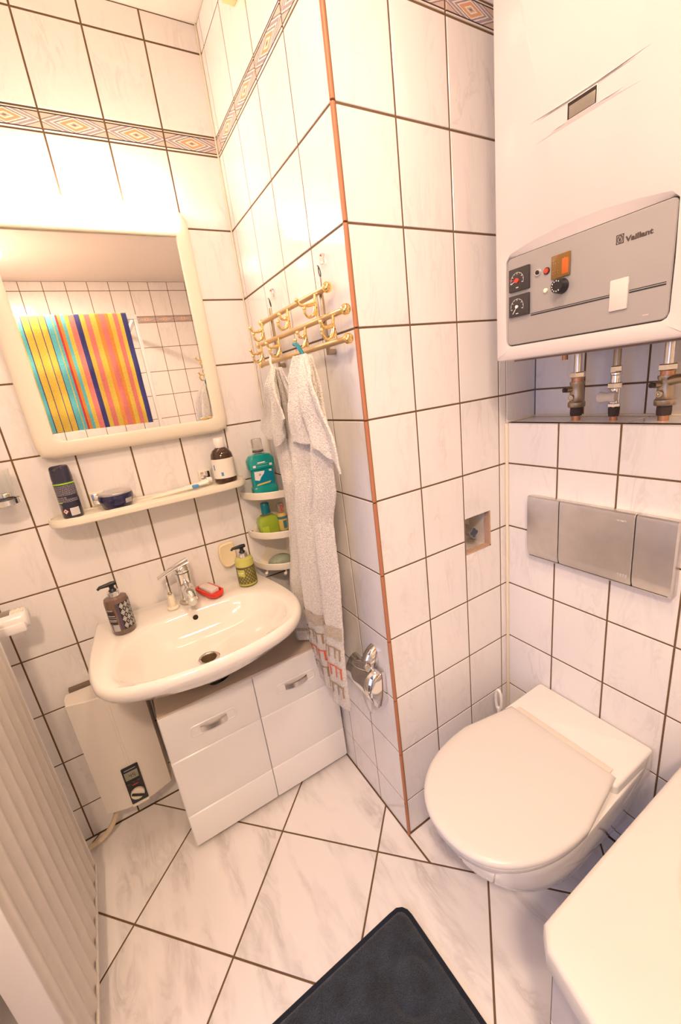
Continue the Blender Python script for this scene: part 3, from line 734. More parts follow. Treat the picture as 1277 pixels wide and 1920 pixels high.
# the far rim lies flat as a tap deck, the front and sides are slightly dished
mb.loft(rings, True, True, False); mb.build('basin', CERAMIC, t)
MB().lathe([(.033, -.0985), (.0325, -.0965), (.027, -.0955), (.0240, -.0970), (.0232, -.0995)], (DR[0], DR[1], SZ), seg=40, cap0=False, cap1=False).build('drain', [CHROME], t)
MB().lathe([(.0234, -.0985), (.0230, -.128)], (DR[0], DR[1], SZ), seg=32, cap0=False, cap1=False).build('drain_throat', mat('aged_brass_throat', (.34, .24, .13), .5, metal=.6), t)
MB().lathe([(.0228, -.1265), (.001, -.126)], (DR[0], DR[1], SZ), seg=24, cap0=False).build('drain_hollow', mat('drain_shadow', (.12, .07, .03), .6), t)
ox, oy, oz = -.4145, -.1575, .762
MB().lathe([(.0085, .0), (.0085, .003), (.001, .0035)], (0, 0, 0), 'y', 20).xf(lambda v: Vector((ox+v.x, oy-v.y*1.0+.001*0, oz+v.z))).build('overflow_hole', DARK, t)
MB().tube([(ctr[0], -.235, .605), (ctr[0]+.01, -.22, .50)], .024, 20).build('waste_pipe', BLACK, t)

# tap
tx, ty, tz = -.412, -.078, SZ
t = thing('mixer_tap', 'chrome single-lever mixer tap on the back of the wash basin', 'tap', (tx, ty, tz))
MB().lathe([(.031, 0), (.031, .004), (.027, .008)], (tx, ty, tz), seg=36).build('base_ring', mat('stained_base_ring', (.62, .56, .46), .35, metal=.7), t)
MB().lathe([(.0235, .006), (.0235, .05), (.0225, .085), (.0235, .100), (.0235, .108)], (tx, ty, tz), seg=36).build('tap_body', CHROME, t)
MB().lathe([(.0225, .110), (.0235, .113), (.0235, .122), (.020, .130), (.012, .134)], (tx, ty, tz), seg=36).build('tap_head', CHROME, t)
rings = []
for i in range(9):     # lever swung to the left
    s_ = i/8; x = tx+.024-.102*s_; z = tz+.140-.032*s_**1.2; w = .023-.006*s_; h = .009-.005*s_
    rings.append([(x, ty+.004+w*math.cos(2*PI*j/16), z+h*math.sin(2*PI*j/16)) for j in range(16)])
MB().loft(rings, True, True, True).build('lever', CHROME, t)
MB().tube(spline([(tx, ty-.010, tz+.050), (tx, ty-.045, tz+.060), (tx-.001, ty-.080, tz+.056), (tx-.001, ty-.100, tz+.044)], 5, False), [.021]*6+[.020]*5+[.0185]*5, 20).build('spout', CHROME, t)
MB().sphere((tx-.001, ty-.103, tz+.040), .0155, sc=(1, .75, 1)).build('aerator', mat('scaled_aerator', (.72, .70, .66), .45, metal=.5), t)
MB().lathe([(.004, 0), (.004, .003)], (0, 0, 0), 'x', 12).xf(lambda v: Vector((tx+.021+v.x, ty-.012+v.y, tz+.022+v.z))).build('red_marker', REDP, t)
# fluted cream cover of the unused tap hole
px_, py_ = -.466, -.094
t = thing('plug_holder', 'small cream fluted plug holder with thin rod left of the mixer tap', 'plug holder', (px_, py_, SZ))
MB().lathe([(.019, 0), (.019, .005), (.015, .008)], (px_, py_, SZ), seg=24).build('foot', IVORY, t)
mb = MB()
for k_ in range(6):
    a = 2*PI*k_/6; mb.tube([(px_+.0075*math.cos(a), py_+.0075*math.sin(a), SZ+.006), (px_+.0055*math.cos(a), py_+.0055*math.sin(a), SZ+.048)], .0052, 10)
mb.build('fluted_body', IVORY, t)
MB().tube([(px_, py_, SZ+.04), (px_-.001, py_+.002, SZ+.092)], .0022, 8).build('rod', CHROME, t)
MB().sphere((px_, py_, SZ+.054), .0055, sc=(1.2, 1.2, .8)).build('rod_collar', BRASSD, t)

# red nail brush
t = thing('nail_brush', 'red plastic nail brush with white bristles up, on the basin right of the tap', 'brush', (-.345, -.10, SZ))
ang = math.atan2(-.125, .042)
def nb(v): 
    ca_, sa_ = math.cos(ang), math.sin(ang); return Vector((-.341+v.x*ca_-v.y*sa_, -.088+v.x*sa_+v.y*ca_, SZ+.003+v.z))
P = [(-.058, -.014), (-.048, -.027), (.044, -.027), (.060, -.016), (.060, .016), (.044, .027), (-.048, .027), (-.058, .014)]
MB().loft([[(x*.86, y*.8, 0) for x, y in P], [(x, y, .012) for x, y in P], [(x, y, .019) for x, y in P], [(x*.88, y*.78, .019) for x, y in P], [(x*.85, y*.74, .012) for x, y in P]], True, True, True).xf(nb).build('brush_body', RED, t)
MB().rbox(-.042, .036, -.016, .016, .012, .027, .003).xf(nb).build('bristles', BRISTLE, t)
MB().rbox(.030, .050, -.012, .010, -.003, .004, .001).xf(nb).build('brush_underside', CLEAR, t)

# soap dispensers
def dispenser(name, label, c, r, h, body_m, pumpdir):
    t = thing(name, label, 'soap dispenser', c)
    MB().lathe([(r*.93, 0), (r, .004), (r, h-.008), (r*.93, h), (r*.55, h+.005)], c, seg=44).build('bottle_body', body_m, t)
    MB().lathe([(r*.52, h+.004), (r*.54, h+.006), (r*.50, h+.021), (r*.46, h+.022)], c, seg=30).build('collar', CHROME, t)
    MB().lathe([(r*.34, h+.021), (r*.30, h+.026), (r*.20, h+.030), (r*.22, h+.038), (r*.32, h+.041)], c, seg=24).build('pump_stem', BLACK, t)
    d = Vector(pumpdir).normalized(); c_ = Vector(c)+Vector((0, 0, h+.044))
    MB().tube([c_-d*.014, c_-d*.002, c_+d*.012, c_+d*.030, c_+d*.037-Vector((0, 0, .005))], [.006, .0075, .0062, .0048, .0035], 12).build('pump_head', BLACK, t)
    return t
c1 = (-.617, -.128, SZ+.0012)
t = dispenser('soap_dispenser', 'brown soap dispenser with black and white lattice print at the left edge of the basin', c1, .0335, .112, BROWNB, (-1, -.15, 0))
mb = MB(); cyl_patch(mb, c1, .0335, -100, -85, .016, .102, nu=3)
mb.build('purple_stripe', mat('purple_stripe', (.09, .06, .09), .4), t)
# lattice label: interlocking diamonds
mb = MB(); cyl_patch(mb, c1, .0335, -85, 28, .016, .102, nu=20, k=0)
rr_ = .0335; r2 = rr_+.0007
def onc(a, z, off=.0007): return (c1[0]+(rr_+off)*math.cos(math.radians(a)), c1[1]+(rr_+off)*math.sin(math.radians(a)), c1[2]+z)
def dia_ring(am, zm, sa_, sz_, w, k):
    o_ = [(0, sz_), (sa_, 0), (0, -sz_), (-sa_, 0)]; i_ = [(a*(1-w), b*(1-w)) for a, b in o_]
    vs = [onc(am+a, zm+b) for a, b in o_]+[onc(am+a, zm+b) for a, b in i_]
    mb.add(vs, [(q, (q+1) % 4, 4+(q+1) % 4, 4+q) for q in range(4)], k)
for ia in range(5):
    for iz in range(4):
        am, zm = -72+ia*23, .027+iz*.0215
        dia_ring(am, zm, 10.5, .0098, .22, 1); dia_ring(am, zm, 5.4, .0052, .32, 1)
        dia_ring(am, zm, 2.2, .0022, .9, 1)
        if ia < 4 and iz < 3: dia_ring(am+11.5, zm+.01075, 4.6, .0044, .35, 1)
mb.build('lattice_label', [BLACK, WPRINT], t)
mb = MB(); 
for z0, z1, a0, a1 in ((.082, .085, -150, -118), (.064, .067, -155, -112), (.058, .0595, -150, -108), (.050, .053, -152, -110), (.046, .048, -150, -112)): cyl_patch(mb, c1, .0335, a0, a1, z0, z1, nu=5, nv=1)
cyl_patch(mb, c1, .0335, -138, -106, .014, .036, nu=5); mb.build('small_print', GPRINT, t)
mb = MB(); cyl_patch(mb, c1, .0335, -155, -110, .038, .080, nu=6, off=.0002); mb.build('rear_label', mat('dark_rear_label', (.055, .035, .03), .4), t)

c2 = (-.208, -.105, SZ+.0012)
t = dispenser('soap_dispenser', 'yellow-green soap dispenser with ring print near the corner shelf', c2, .0325, .098, LIMEC, (-1, .0, 0))
mb = MB(); cyl_patch(mb, c2, .0325, -200, 40, .008, .074, nu=40); cyl_patch(mb, c2, .0325, -200, 40, .001, .003, nu=30, off=.0008); mb.build('label', OLIVE, t)
mb = MB(); rr_ = .0325
rnd = random.Random(3)
for iz in range(8):
    for ia in range(11):
        am, zm = -175+ia*20+(iz % 2)*10, .015+iz*.0072
        if am < -122 and zm > .040: continue
        s_ = rnd.uniform(.75, 1.15)
        vs = []
        for rad in (1., .55):
            for q in range(10):
                a_ = 2*PI*q/10; x_, z_ = 5.2*s_*rad*math.cos(a_), .0030*s_*rad*math.sin(a_)
                vs.append((c2[0]+(rr_+.0008)*math.cos(math.radians(am+x_)), c2[1]+(rr_+.0008)*math.sin(math.radians(am+x_)), c2[2]+zm+z_))
        mb.add(vs, [(q, (q+1) % 10, 10+(q+1) % 10, 10+q) for q in range(10)])
cyl_patch(mb, c2, rr_, -200, 40, .004, .0105, nu=30, off=.0009); cyl_patch(mb, c2, rr_, -165, -115, .040, .066, nu=10, off=.0009)
mb.build('ring_print', LIMEG, t)
mb = MB(); cyl_patch(mb, c2, rr_, -160, -122, .052, .055, nu=6, off=.0012); cyl_patch(mb, c2, rr_, -160, -130, .047, .0485, nu=6, off=.0012); mb.build('small_print', WPRINT, t)

# ---------------------------------------------------------------- vanity cabinet
CX0, CX1, CY = -.602, -.008, -.290
t = thing('vanity_cabinet', 'white two-door vanity cabinet under the wash basin', 'cabinet', (-.305, -.14, 0))
mb = MB(); mb.box(CX0+.002, CX0+.018, CY+.02, -.01, .03, .540); mb.box(CX1-.018, CX1-.002, CY+.02, -.01, .03, .540); mb.box(CX0+.018, CX1-.018, CY+.02, -.01, .03, .045); mb.box(CX0+.018, CX1-.018, -.02, -.01, .045, .54)
mb.build('carcass', CABS, t, smooth=False)
hc, hr = (-.402, -.205), .048; nn = 48
rect = star([(CX0+.002, CY+.004), (CX1-.002, CY+.004), (CX1-.002, -.006), (CX0+.002, -.006)], hc, nn)
# keep the rectangle's corners exact
for qx, qy in ((CX0+.002, CY+.004), (CX1-.002, CY+.004), (CX1-.002, -.006), (CX0+.002, -.006)):
    k_ = min(range(nn), key=lambda i: (rect[i][0]-qx)**2+(rect[i][1]-qy)**2); rect[k_] = (qx, qy)
hole = [(hc[0]+hr*math.cos(2*PI*i/nn)*(1+.05*math.sin(5*i)), hc[1]+hr*math.sin(2*PI*i/nn)*.95) for i in range(nn)]
MB().loft([[(x, y, .540) for x, y in hole], [(x, y, .540) for x, y in rect], [(x, y, .556) for x, y in rect], [(x, y, .556) for x, y in hole], [(x, y, .540) for x, y in hole]]).build('top_board', CABS, t, smooth=False)
MB().tube([(hc[0]-.01, -.17, .53), (hc[0]-.01, -.17, .34), (hc[0]-.01, -.06, .30)], .02, 16).build('siphon', BLACK, t)
MB().box(CX0+.02, CX1-.02, CY+.022, -.022, .046, .052).build('inner_floor', DARK, t, smooth=False)
for sd in (0, 1):
    x0, x1 = (CX0, -.3075) if sd == 0 else (-.3055, CX1)
    # door: three cushioned fields divided by routed grooves
    zs_ = [.024, .153, .157, .378, .382, .551]
    rings = []
    def drow(z, yy): return [(x0, CY+.018, z), (x0, yy+.004, z), (x0+.003, yy+.001, z), (x0+.006, yy, z), (x1-.006, yy, z), (x1-.003, yy+.001, z), (x1, yy+.004, z), (x1, CY+.018, z)]
    rows_ = [(zs_[0], CY+.006), (zs_[0]+.003, CY+.001), (zs_[0]+.007, CY)]
    for a, b in ((zs_[1], zs_[2]), (zs_[3], zs_[4])): rows_ += [(a-.004, CY), (a-.001, CY+.0012), ((a+b)/2, CY+.0045), (b+.001, CY+.0012), (b+.004, CY)]
    rows_ += [(zs_[5]-.007, CY), (zs_[5]-.003, CY+.001), (zs_[5], CY+.006)]
    mb = MB(); mb.loft([drow(z, y) for z, y in rows_], closed=True, cap0=True, cap1=True)
    d_ = mb.build('door', CABW, t, ang=25)
    hx = -.453 if sd == 0 else -.163
    mb = MB(); Pp = rrect(hx-.075, hx+.075, .437, .478, .014); cen = (hx, .4575)
    mb.loft([[(x, CY-.0002, z) for x, z in Pp], [(x, CY-.0022, z) for x, z in inset(Pp, .002)], [(x, CY-.0022, z) for x, z in inset(Pp, .0045)], [(x, CY-.0004, z) for x, z in inset(Pp, .0065)]], True)
    mb.build('handle_recess', CABW, d_)
    mb = MB(); rings = []
    for q in range(9):
        f = -1+q/4; yy = CY-.006-.009*(1-f*f)
        rings.append([(hx+.042*f, yy, .466), (hx+.042*f, yy, .449), (hx+.042*f, yy+.003, .447), (hx+.042*f, CY-.0005 if abs(f) == 1 else yy+.005, .449), (hx+.042*f, CY-.0005 if abs(f) == 1 else yy+.005, .466), (hx+.042*f, yy+.003, .468)])
    mb.loft(rings, True, True, True); mb.build('handle', NICKEL, d_, label='silver bow handle')
for x in (CX0+.04, CX1-.04):
    for y in (CY+.05, -.05): MB().lathe([(.015, 0), (.013, .03)], (x, y, 0.0), seg=16).build('foot', BLACK, t)
MB().lathe([(.004, 0), (.003, .0015)], (0, 0, 0), 'y', 12).xf(lambda v: Vector((CX0+.03+v.x, CY+.03, .556))).build('screw_cap', CABS, t)

# ---------------------------------------------------------------- instant water heater
t = thing('water_heater', 'slim cream electric water heater on the wall under the basin, beside the radiator', 'water heater', (-.73, -.05, .13))
HP = [(-.838, -.018), (-.842, -.052), (-.836, -.088), (-.79, -.102), (-.728, -.110), (-.665, -.104), (-.626, -.090), (-.620, -.055), (-.622, -.018)]
HS = [(-.8375, -.018), (-.8415, -.050), (-.835, -.084)]+[(-.835+.209*i/12, -.084-.026*math.sin(PI*i/12)) for i in range(1, 12)]+[(-.626, -.084), (-.620, -.050), (-.622, -.018)]
mb = MB(); mb.loft([[(x, y, .135) for x, y in inset(HS, .003)], [(x, y, .138) for x, y in HS], [(x, y, .588) for x, y in HS], [(x, y, .591) for x, y in inset(HS, .003)]], True, True, True)
mb.build('housing', HEATW, t, ang=25)
MB().box(-.826, -.635, -.018, -.0004, .15, .60).build('wall_plate', mat('brown_grey_plate', (.20, .15, .11), .6), t, smooth=False)
for dx in (-.004, .004): MB().tube([(-.728+dx, -.1102, .585), (-.728+dx, -.1102, .305)], .0009, 6).build('front_rib', HEATW, t)
p_ = MB().rbox(-.755, -.703, -.1155, -.1085, .150, .302, .003).build('control_panel', BLACK, t)
MB().rbox(-.750, -.709, -.117, -.1150, .252, .284, .001).build('display', LCD, p_)
# digits drawn as small bars: "45"
def seg7(mb, ch, x, z, w, h, y):
    S = {'a': (0, h, w, h), 'b': (w, h/2, w, h), 'c': (w, 0, w, h/2), 'd': (0, 0, w, 0), 'e': (0, 0, 0, h/2), 'f': (0, h/2, 0, h), 'g': (0, h/2, w, h/2)}
    for s_ in {'4': 'bcfg', '5': 'acdfg'}[ch]:
        a, b, c_, d = S[s_]; tk = .0007
        mb.box(x+min(a, c_)-tk, x+max(a, c_)+tk, y-.0003, y, z+min(b, d)-tk, z+max(b, d)+tk)
mb = MB(); seg7(mb, '4', -.736, .260, .006, .014, -.1171); seg7(mb, '5', -.725, .260, .006, .014, -.1171); mb.build('display_digits', BLACK, p_, smooth=False)
mb = MB(); mb.box(-.747, -.712, -.1160, -.1154, .291, .2935); mb.build('panel_print', GPRINT, p_, smooth=False)
for x, z in ((-.744, .236), (-.729, .238), (-.714, .240)): MB().lathe([(.005, -.0018), (.0055, 0)], (x, -.1155, z), 'y', 14).build('button', DGREY, p_)
MB().box(-.737, -.719, -.1162, -.1154, .225, .2275).build('red_print', REDP, p_, smooth=False)
k_ = MB().lathe([(.018, -.010), (.021, -.008), (.0215, 0)], (-.729, -.1155, .190), 'y', 28).build('dial', IVORY, p_)
MB().rbox(-.020, .020, -.0155, -.009, -.0035, .0035, .0015).xf(lambda v: Vector((-.729+v.x*.82+v.z*.57, -.1155+v.y, .190-v.x*.57+v.z*.82))).build('dial_grip', BLACK, k_)
MB().rbox(-.755, -.703, -.116, -.1085, .138, .149, .002).build('panel_trim', HEATW, t)
t2 = tag(MB().tube(spline([(-.80, -.055, .136), (-.82, -.055, .09), (-.845, -.060, .055), (-.88, -.065, .035), (-.93, -.07, .03), (-1.0, -.07, .03)], 6, False), .009, 12).build('supply_pipe', PIPEW), 'beige plastic pipe curving from the water heater to the floor behind the radiator', 'pipe')

# ---------------------------------------------------------------- radiator
RX = -.880; RY0, RY1, RZ0, RZ1 = -.212, -.718, .095, .985
t = thing('panel_radiator', 'tall ribbed cream panel radiator on the left wall', 'radiator', (-.93, -.46, .095))
ys = []
n_ = 9; pit = (RY0-RY1-.02)/n_
P = [(RX-.004, RY0)]
for k_ in range(n_):
    c_ = RY0-.010-pit*(k_+.5)
    P += [(RX, c_+pit*.34), (RX, c_+pit*.18), (RX-.007, c_+pit*.07), (RX-.007, c_-pit*.07), (RX, c_-pit*.18)] if False else [(RX-.007, c_+pit*.42), (RX-.0075, c_+pit*.16), (RX, c_+pit*.02), (RX, c_-pit*.24), (RX-.006, c_-pit*.38)]
P += [(RX-.004, RY1), (RX-.010, RY1), (RX-.010, RY0)]
mb = MB(); mb.loft([[(x, y, RZ0) for x, y in P], [(x, y, RZ1) for x, y in P]], True, True, True)
mb.build('ribbed_panel', RAD, t, ang=50)
MB().box(RX-.052, RX-.047, RY1, RY0, RZ0, RZ1).build('rear_panel', RADW, t, smooth=False)
for y in (RY0+.001, RY1-.001): MB().rbox(RX-.053, RX-.002, y-.003, y+.003, RZ0+.004, RZ1, .002).build('side_cover', RADW, t)
MB().rbox(RX-.004, RX+.0015, RY1-.002, RY0+.002, RZ0-.002, RZ0+.010, .001).build('bottom_seam', RAD, t)
MB().box(RX-.053, RX-.004, RY1, RY0, RZ1, RZ1+.006).build('top_grille', RADW, t, smooth=False)
for y in (-.32, -.62): MB().rbox(LEFT+.001, RX-.052, y-.02, y+.02, .80, .86, .004).build('wall_bracket', WHITE, t)
MB().tube([(LEFT+.001, -.12, .30), (RX-.05, -.12, .30), (RX-.05, RY0-.002, .30)], .009).build('connection_pipe', WHITE, t)
# thermostat head at the corner by the sink wall
v_ = MB().tube([(LEFT+.001, -.10, .92), (-.95, -.10, .92), (-.925, -.10, .92)], .014).build('valve', NICKEL, t)
MB().tube([(-.955, -.10, .92), (-.955, -.15, .92), (-.955, RY0-.006, .92)], .010).build('valve_pipe', NICKEL, t)
def th(x, r, ry=1.): return [(x, -.10+r*math.cos(2*PI*j/28)*ry, .917+r*math.sin(2*PI*j/28)) for j in range(28)]
h_ = MB().loft([th(-.926, .022), th(-.918, .029), th(-.845, .029), th(-.836, .027), th(-.832, .022)], True, True, True).build('thermostat_head', WHITE, t)
MB().rbox(-.908, -.868, -.116, -.090, .938, .9475, .002).build('thermostat_display', mat('beige_display', (.30, .25, .20), .3), h_)
for x in (-.860, -.850, -.840):
    MB().rbox(x-.0035, x+.0035, -.115, -.092, .940, .9465, .0015).build('thermostat_button', CREAMP, h_)
MB().rbox(-.925, -.838, -.137, -.110, .889, .9165, .006).build('battery_cover', WHITE, h_)

# ---------------------------------------------------------------- brass hook rack
t = thing('hook_rack', 'polished brass coat hook rack of three bars on the shaft wall above the towels', 'hook rack', (-.02, -.40, 1.50))
BX = -.030
for z, y0, y1 in ((1.632, -.600, -.200), (1.575, -.664, -.146), (1.518, -.662, -.142)):
    b_ = MB().tube([(BX, y0, z), (BX, y1, z)], .0066, 14).build('bar', WOODB, t)
    for y in (y0-.004, y1+.004): MB().sphere((BX, y, z), .0115 if y < -.5 else .010, 18, 12).build('ball_end', BRASS, b_)
for y in (-.252, -.556): 
    MB().rbox(-.022, -.017, y-.006, y+.006, 1.497, 1.662, .001).build('upright', BRASSD, t)
    MB().tube([(-.001, y, 1.503), (-.018, y, 1.503)], .007, 10).build('spacer', BRASSD, t)
    MB().tube([(-.018, y, 1.668+.013*math.cos(0)), ]+[(-.018+.003*math.sin(a*.7), y+.006*math.sin(a), 1.676+.011*math.cos(a)) for a in [2*PI*i/14 for i in range(1, 15)]], .0012, 6, caps=False).build('ring', DGREY, t)
    MB().rbox(-.010, -.001, y-.008, y+.008, 1.690, 1.712, .004).build('wall_hook', CLEAR, t)
    MB().sphere((-.012, y-.006, 1.706), .0022).build('red_dot', REDP, t)
def coat_hook(y, z1, z0, parent, L=.034):
    b = MB().tube(spline([(BX-.008, y, z1-.004), (BX-.010, y, z1-.020), (BX-.009, y, z0+.016), (BX-.008, y, z0+.006)], 4, False), [.0035]*5+[.0045]*4+[.0038]*4, 10)
    b.tube(spline([(BX-.010, y, z1-.022), (BX-.010-L*.45, y, z1-.027), (BX-.010-L*.85, y, z1-.026), (BX-.010-L, y, z1-.018)], 4, False), [.0045]*5+[.0032]*8, 10)
    b.sphere((BX-.011-L, y, z1-.016), .0048, 12, 8)
    b.tube(spline([(BX-.010, y, z0+.026), (BX-.018, y, z0+.010), (BX-.032, y, z0+.006), (BX-.040, y, z0+.016), (BX-.040, y, z0+.022)], 4, False), [.0045]*5+[.0034]*12, 10)
    b.sphere((BX-.040, y, z0+.024), .0048, 12, 8)
    b.build('hook', BRASS, parent)
for y, L in ((-.560, .046), (-.405, .022), (-.218, .036)): coat_hook(y, 1.632, 1.575, t, L)
for y, L in ((-.628, .030), (-.490, .020), (-.322, .036), (-.182, .034)): coat_hook(y, 1.575, 1.518, t, L)

# ---------------------------------------------------------------- towels
def lerpk(keys, z):
    """keys: (z, values...) sorted by falling z"""
    if z >= keys[0][0]: return keys[0][1:]
    for a, b in zip(keys[:-1], keys[1:]):
        if b[0] <= z <= a[0]:
            f = (a[0]-z)/(a[0]-b[0]); f2 = f*f*(3-2*f)*.35+f*.65
            return tuple(p+(q-p)*f2 for p, q in zip(a[1:], b[1:]))
    return keys[-1][1:]
def towel_sheet(keys, zt, zb, folds, amp, nu, nv, seed, hem=None):
    """returns S(u,v) -> point; keys give yL,xL,yR,xR by height"""
    rn = random.Random(seed); ph = [rn.uniform(0, 6.28) for _ in range(6)]
    def S(u, v, off=0.):
        zb_ = zb(u) if callable(zb) else zb; z = zt+(zb_-zt)*v
        yl, xl, yr, xr = lerpk(keys, z)
        y = yl+(yr-yl)*u; x = xl+(xr-xl)*u
        grow = min(1., .25+v*3.)
        f = amp*grow*(abs(math.sin(PI*folds*u+.10*math.sin(3*v+ph[0])))**.55)+.12*amp*math.sin(2*PI*(1.7*folds)*u+ph[1]+1.5*v)
        x = x-f+.0025*math.sin(9*v+5*u+ph[2]); y += .004*math.sin(7*v+ph[3])*math.sin(PI*u)*grow
        return Vector((min(x-off, -.006), y, z))
    return S
def sheet_obj(name, S, nu, nv, m, parent, th=.006, seed=1):
    rn = random.Random(seed); mb = MB()
    mb.loft([[S(i/nu, j/nv)+Vector((rn.uniform(-.0007, .0007), rn.uniform(-.0009, .0009), rn.uniform(-.0007, .0007))) for i in range(nu+1)] for j in range(nv+1)], closed=False)
    o = mb.build(name, m, parent, ang=80)
    sm = o.modifiers.new('thickness', 'SOLIDIFY'); sm.thickness = th; sm.offset = 0
    ss = o.modifiers.new('smooth', 'SUBSURF'); ss.levels = 1; ss.render_levels = 1
    return o
# towel hanging from the left hook
t = thing('hand_towel', 'plain cream terry towel, the left of the two hanging beside the corner shelf', 'towel', (-.045, -.30, .56), 'towels on the brass rack')
k1 = [(1.495, -.300, -.050, -.335, -.050), (1.42, -.235, -.045, -.385, -.040), (1.34, -.19, -.035, -.42, -.034), (1.20, -.218, -.045, -.42, -.032), (1.16, -.245, -.055, -.42, -.032), (1.05, -.243, -.058, -.40, -.032), (.90, -.215, -.065, -.375, -.032), (.78, -.19, -.075, -.36, -.032), (.66, -.195, -.088, -.35, -.034), (.565, -.205, -.096, -.35, -.036)]
S1 = towel_sheet(k1, 1.495, .572, 2.3, .022, 60, 120, 4)
b_ = sheet_obj('towel_body', S1, 60, 110, TOWEL, t, seed=2)
k1c = [(1.497, -.300, -.062, -.335, -.066), (1.45, -.262, -.06, -.365, -.078), (1.40, -.205, -.055, -.40, -.084), (1.34, -.10, -.045, -.425, -.086), (1.28, -.10, -.045, -.43, -.086)]
S1c = towel_sheet(k1c, 1.497, lambda u: 1.342-.055*min(1, u*3.2)+.038*max(0, (u-.35))*1.6-.030*math.sin(max(0, u-.45)*9)*(u > .45), 2.6, .018, 60, 50, 9)
sheet_obj('folded_flap', S1c, 60, 50, TOWEL, t, seed=5)
bandS = lambda u, v, S=S1: S(u, v, .0048)
mb = MB(); mb.loft([[S1(i/60, .945+.006*j, .0060) for i in range(61)] for j in range(3)], closed=False); mb.build('woven_band', TOWELB, b_)
MB().tube(spline([(-.066, -.322, 1.536), (-.070, -.318, 1.525), (-.072, -.316, 1.508), (-.066, -.318, 1.492)], 4, False), .0035, 8).build('hanging_loop', CAPW, t)
# towel with woven key pattern on the right hook
t = thing('hand_towel', 'cream terry towel with brown and orange-red key pattern at its hem', 'towel', (-.07, -.48, .44), 'towels on the brass rack')
k2 = [(1.503, -.505, -.060, -.552, -.062), (1.42, -.47, -.066, -.60, -.07), (1.30, -.428, -.080, -.625, -.072), (1.18, -.422, -.088, -.622, -.072), (1.10, -.405, -.092, -.590, -.075), (.95, -.385, -.094, -.588, -.078), (.80, -.368, -.092, -.575, -.08), (.65, -.352, -.082, -.565, -.084), (.52, -.340, -.068, -.562, -.086), (.44, -.338, -.064, -.556, -.088)]
ZB2 = .490
S2 = towel_sheet(k2, 1.503, ZB2, 2.0, .032, 70, 150, 12)
b_ = sheet_obj('towel_body', S2, 72, 140, TOWEL, t, seed=7)
k2c = [(1.505, -.503, -.080, -.562, -.080), (1.46, -.482, -.084, -.612, -.088), (1.38, -.468, -.092, -.655, -.096), (1.30, -.460, -.096, -.698, -.092), (1.22, -.458, -.096, -.706, -.088)]
S2c = towel_sheet(k2c, 1.505, lambda u: 1.302-.012*u-.050*max(0, (u-.55)/.45)**1.4, 2.4, .022, 60, 50, 21)
sheet_obj('folded_flap', S2c, 60, 50, TOWEL, t, seed=8)
Hh = 1.503-ZB2
def vz(z): return (1.503-z)/Hh
mb = MB(); mb.loft([[S2(i/72, vz(.782-.010*j), .0062) for i in range(73)] for j in range(5)], closed=False); mb.build('woven_band', TOWELB, b_)
def stroke(mb, u0, u1, z0, z1):
    nu_ = max(1, int(abs(u1-u0)/.012)); nv_ = 2
    mb.loft([[S2(u0+(u1-u0)*i/nu_, vz(z0+(z1-z0)*j/nv_), .0062) for i in range(nu_+1)] for j in range(nv_+1)], closed=False)
for zc, m_, nm in ((.692, TOWELBR, 'key_band_brown'), (.626, TOWELRD, 'key_band_red'), (.560, TOWELBR, 'key_band_brown')):
    mb = MB(); h = .040; tu = .022; th_ = .0065
    for l0 in (.015, .515):
        stroke(mb, l0, l0+.465, zc+h/2-th_*.7, zc+h/2)
        for du in (.13, .24, .34, .435): stroke(mb, l0+du, l0+du+tu, zc-h/2, zc+h/2-th_*.7)
        # square hook at the left of each repeat
        stroke(mb, l0, l0+tu, zc-h/2, zc+h/2-th_*.7); stroke(mb, l0+tu, l0+.09, zc-h/2, zc-h/2+th_)
        stroke(mb, l0+.07, l0+.09, zc-h/2+th_, zc+.002); stroke(mb, l0+.045, l0+.07, zc-.004, zc+.002)
    mb.build(nm, m_, b_)
MB().tube(spline([(-.070, -.480, 1.535), (-.072, -.500, 1.530), (-.074, -.522, 1.512), (-.070, -.526, 1.498)], 4, False), .005, 8).xf(lambda v: v).build('hanging_loop', mat('teal_loop', (.0, .22, .30), .5), t, label='teal hanging loop')

# ---------------------------------------------------------------- toilet paper holder
t = thing('toilet_paper_holder', 'curved chrome toilet paper holder with a hinged lid on the shaft wall', 'toilet paper holder', (-.01, -.57, .62))
# domed rosette
mb = MB(); rings = []
for i in range(9):
    s_ = i/8; cz = .648; rr = math.sqrt(max(.002, 1-s_*s_))
    rings.append([(-.001-.044*s_, -.568+.024*rr*math.cos(2*PI*j/28), cz+.038*rr*math.sin(2*PI*j/28)-.018*s_) for j in range(28)])
mb.loft(rings, True, True, True); mb.build('rosette', CHROME, t)
rings = []
for i in range(10):
    s_ = i/9; y = -.590+.062*s_; r_ = .017*(1-.35*s_)
    rings.append([(-.038-.012*math.sin(s_*PI*.6)+r_*.6*math.cos(2*PI*j/20), y, .636-.014*s_+r_*math.sin(2*PI*j/20)) for j in range(20)])
MB().loft(rings, True, True, True).build('hinge_arm', CHROME, t)
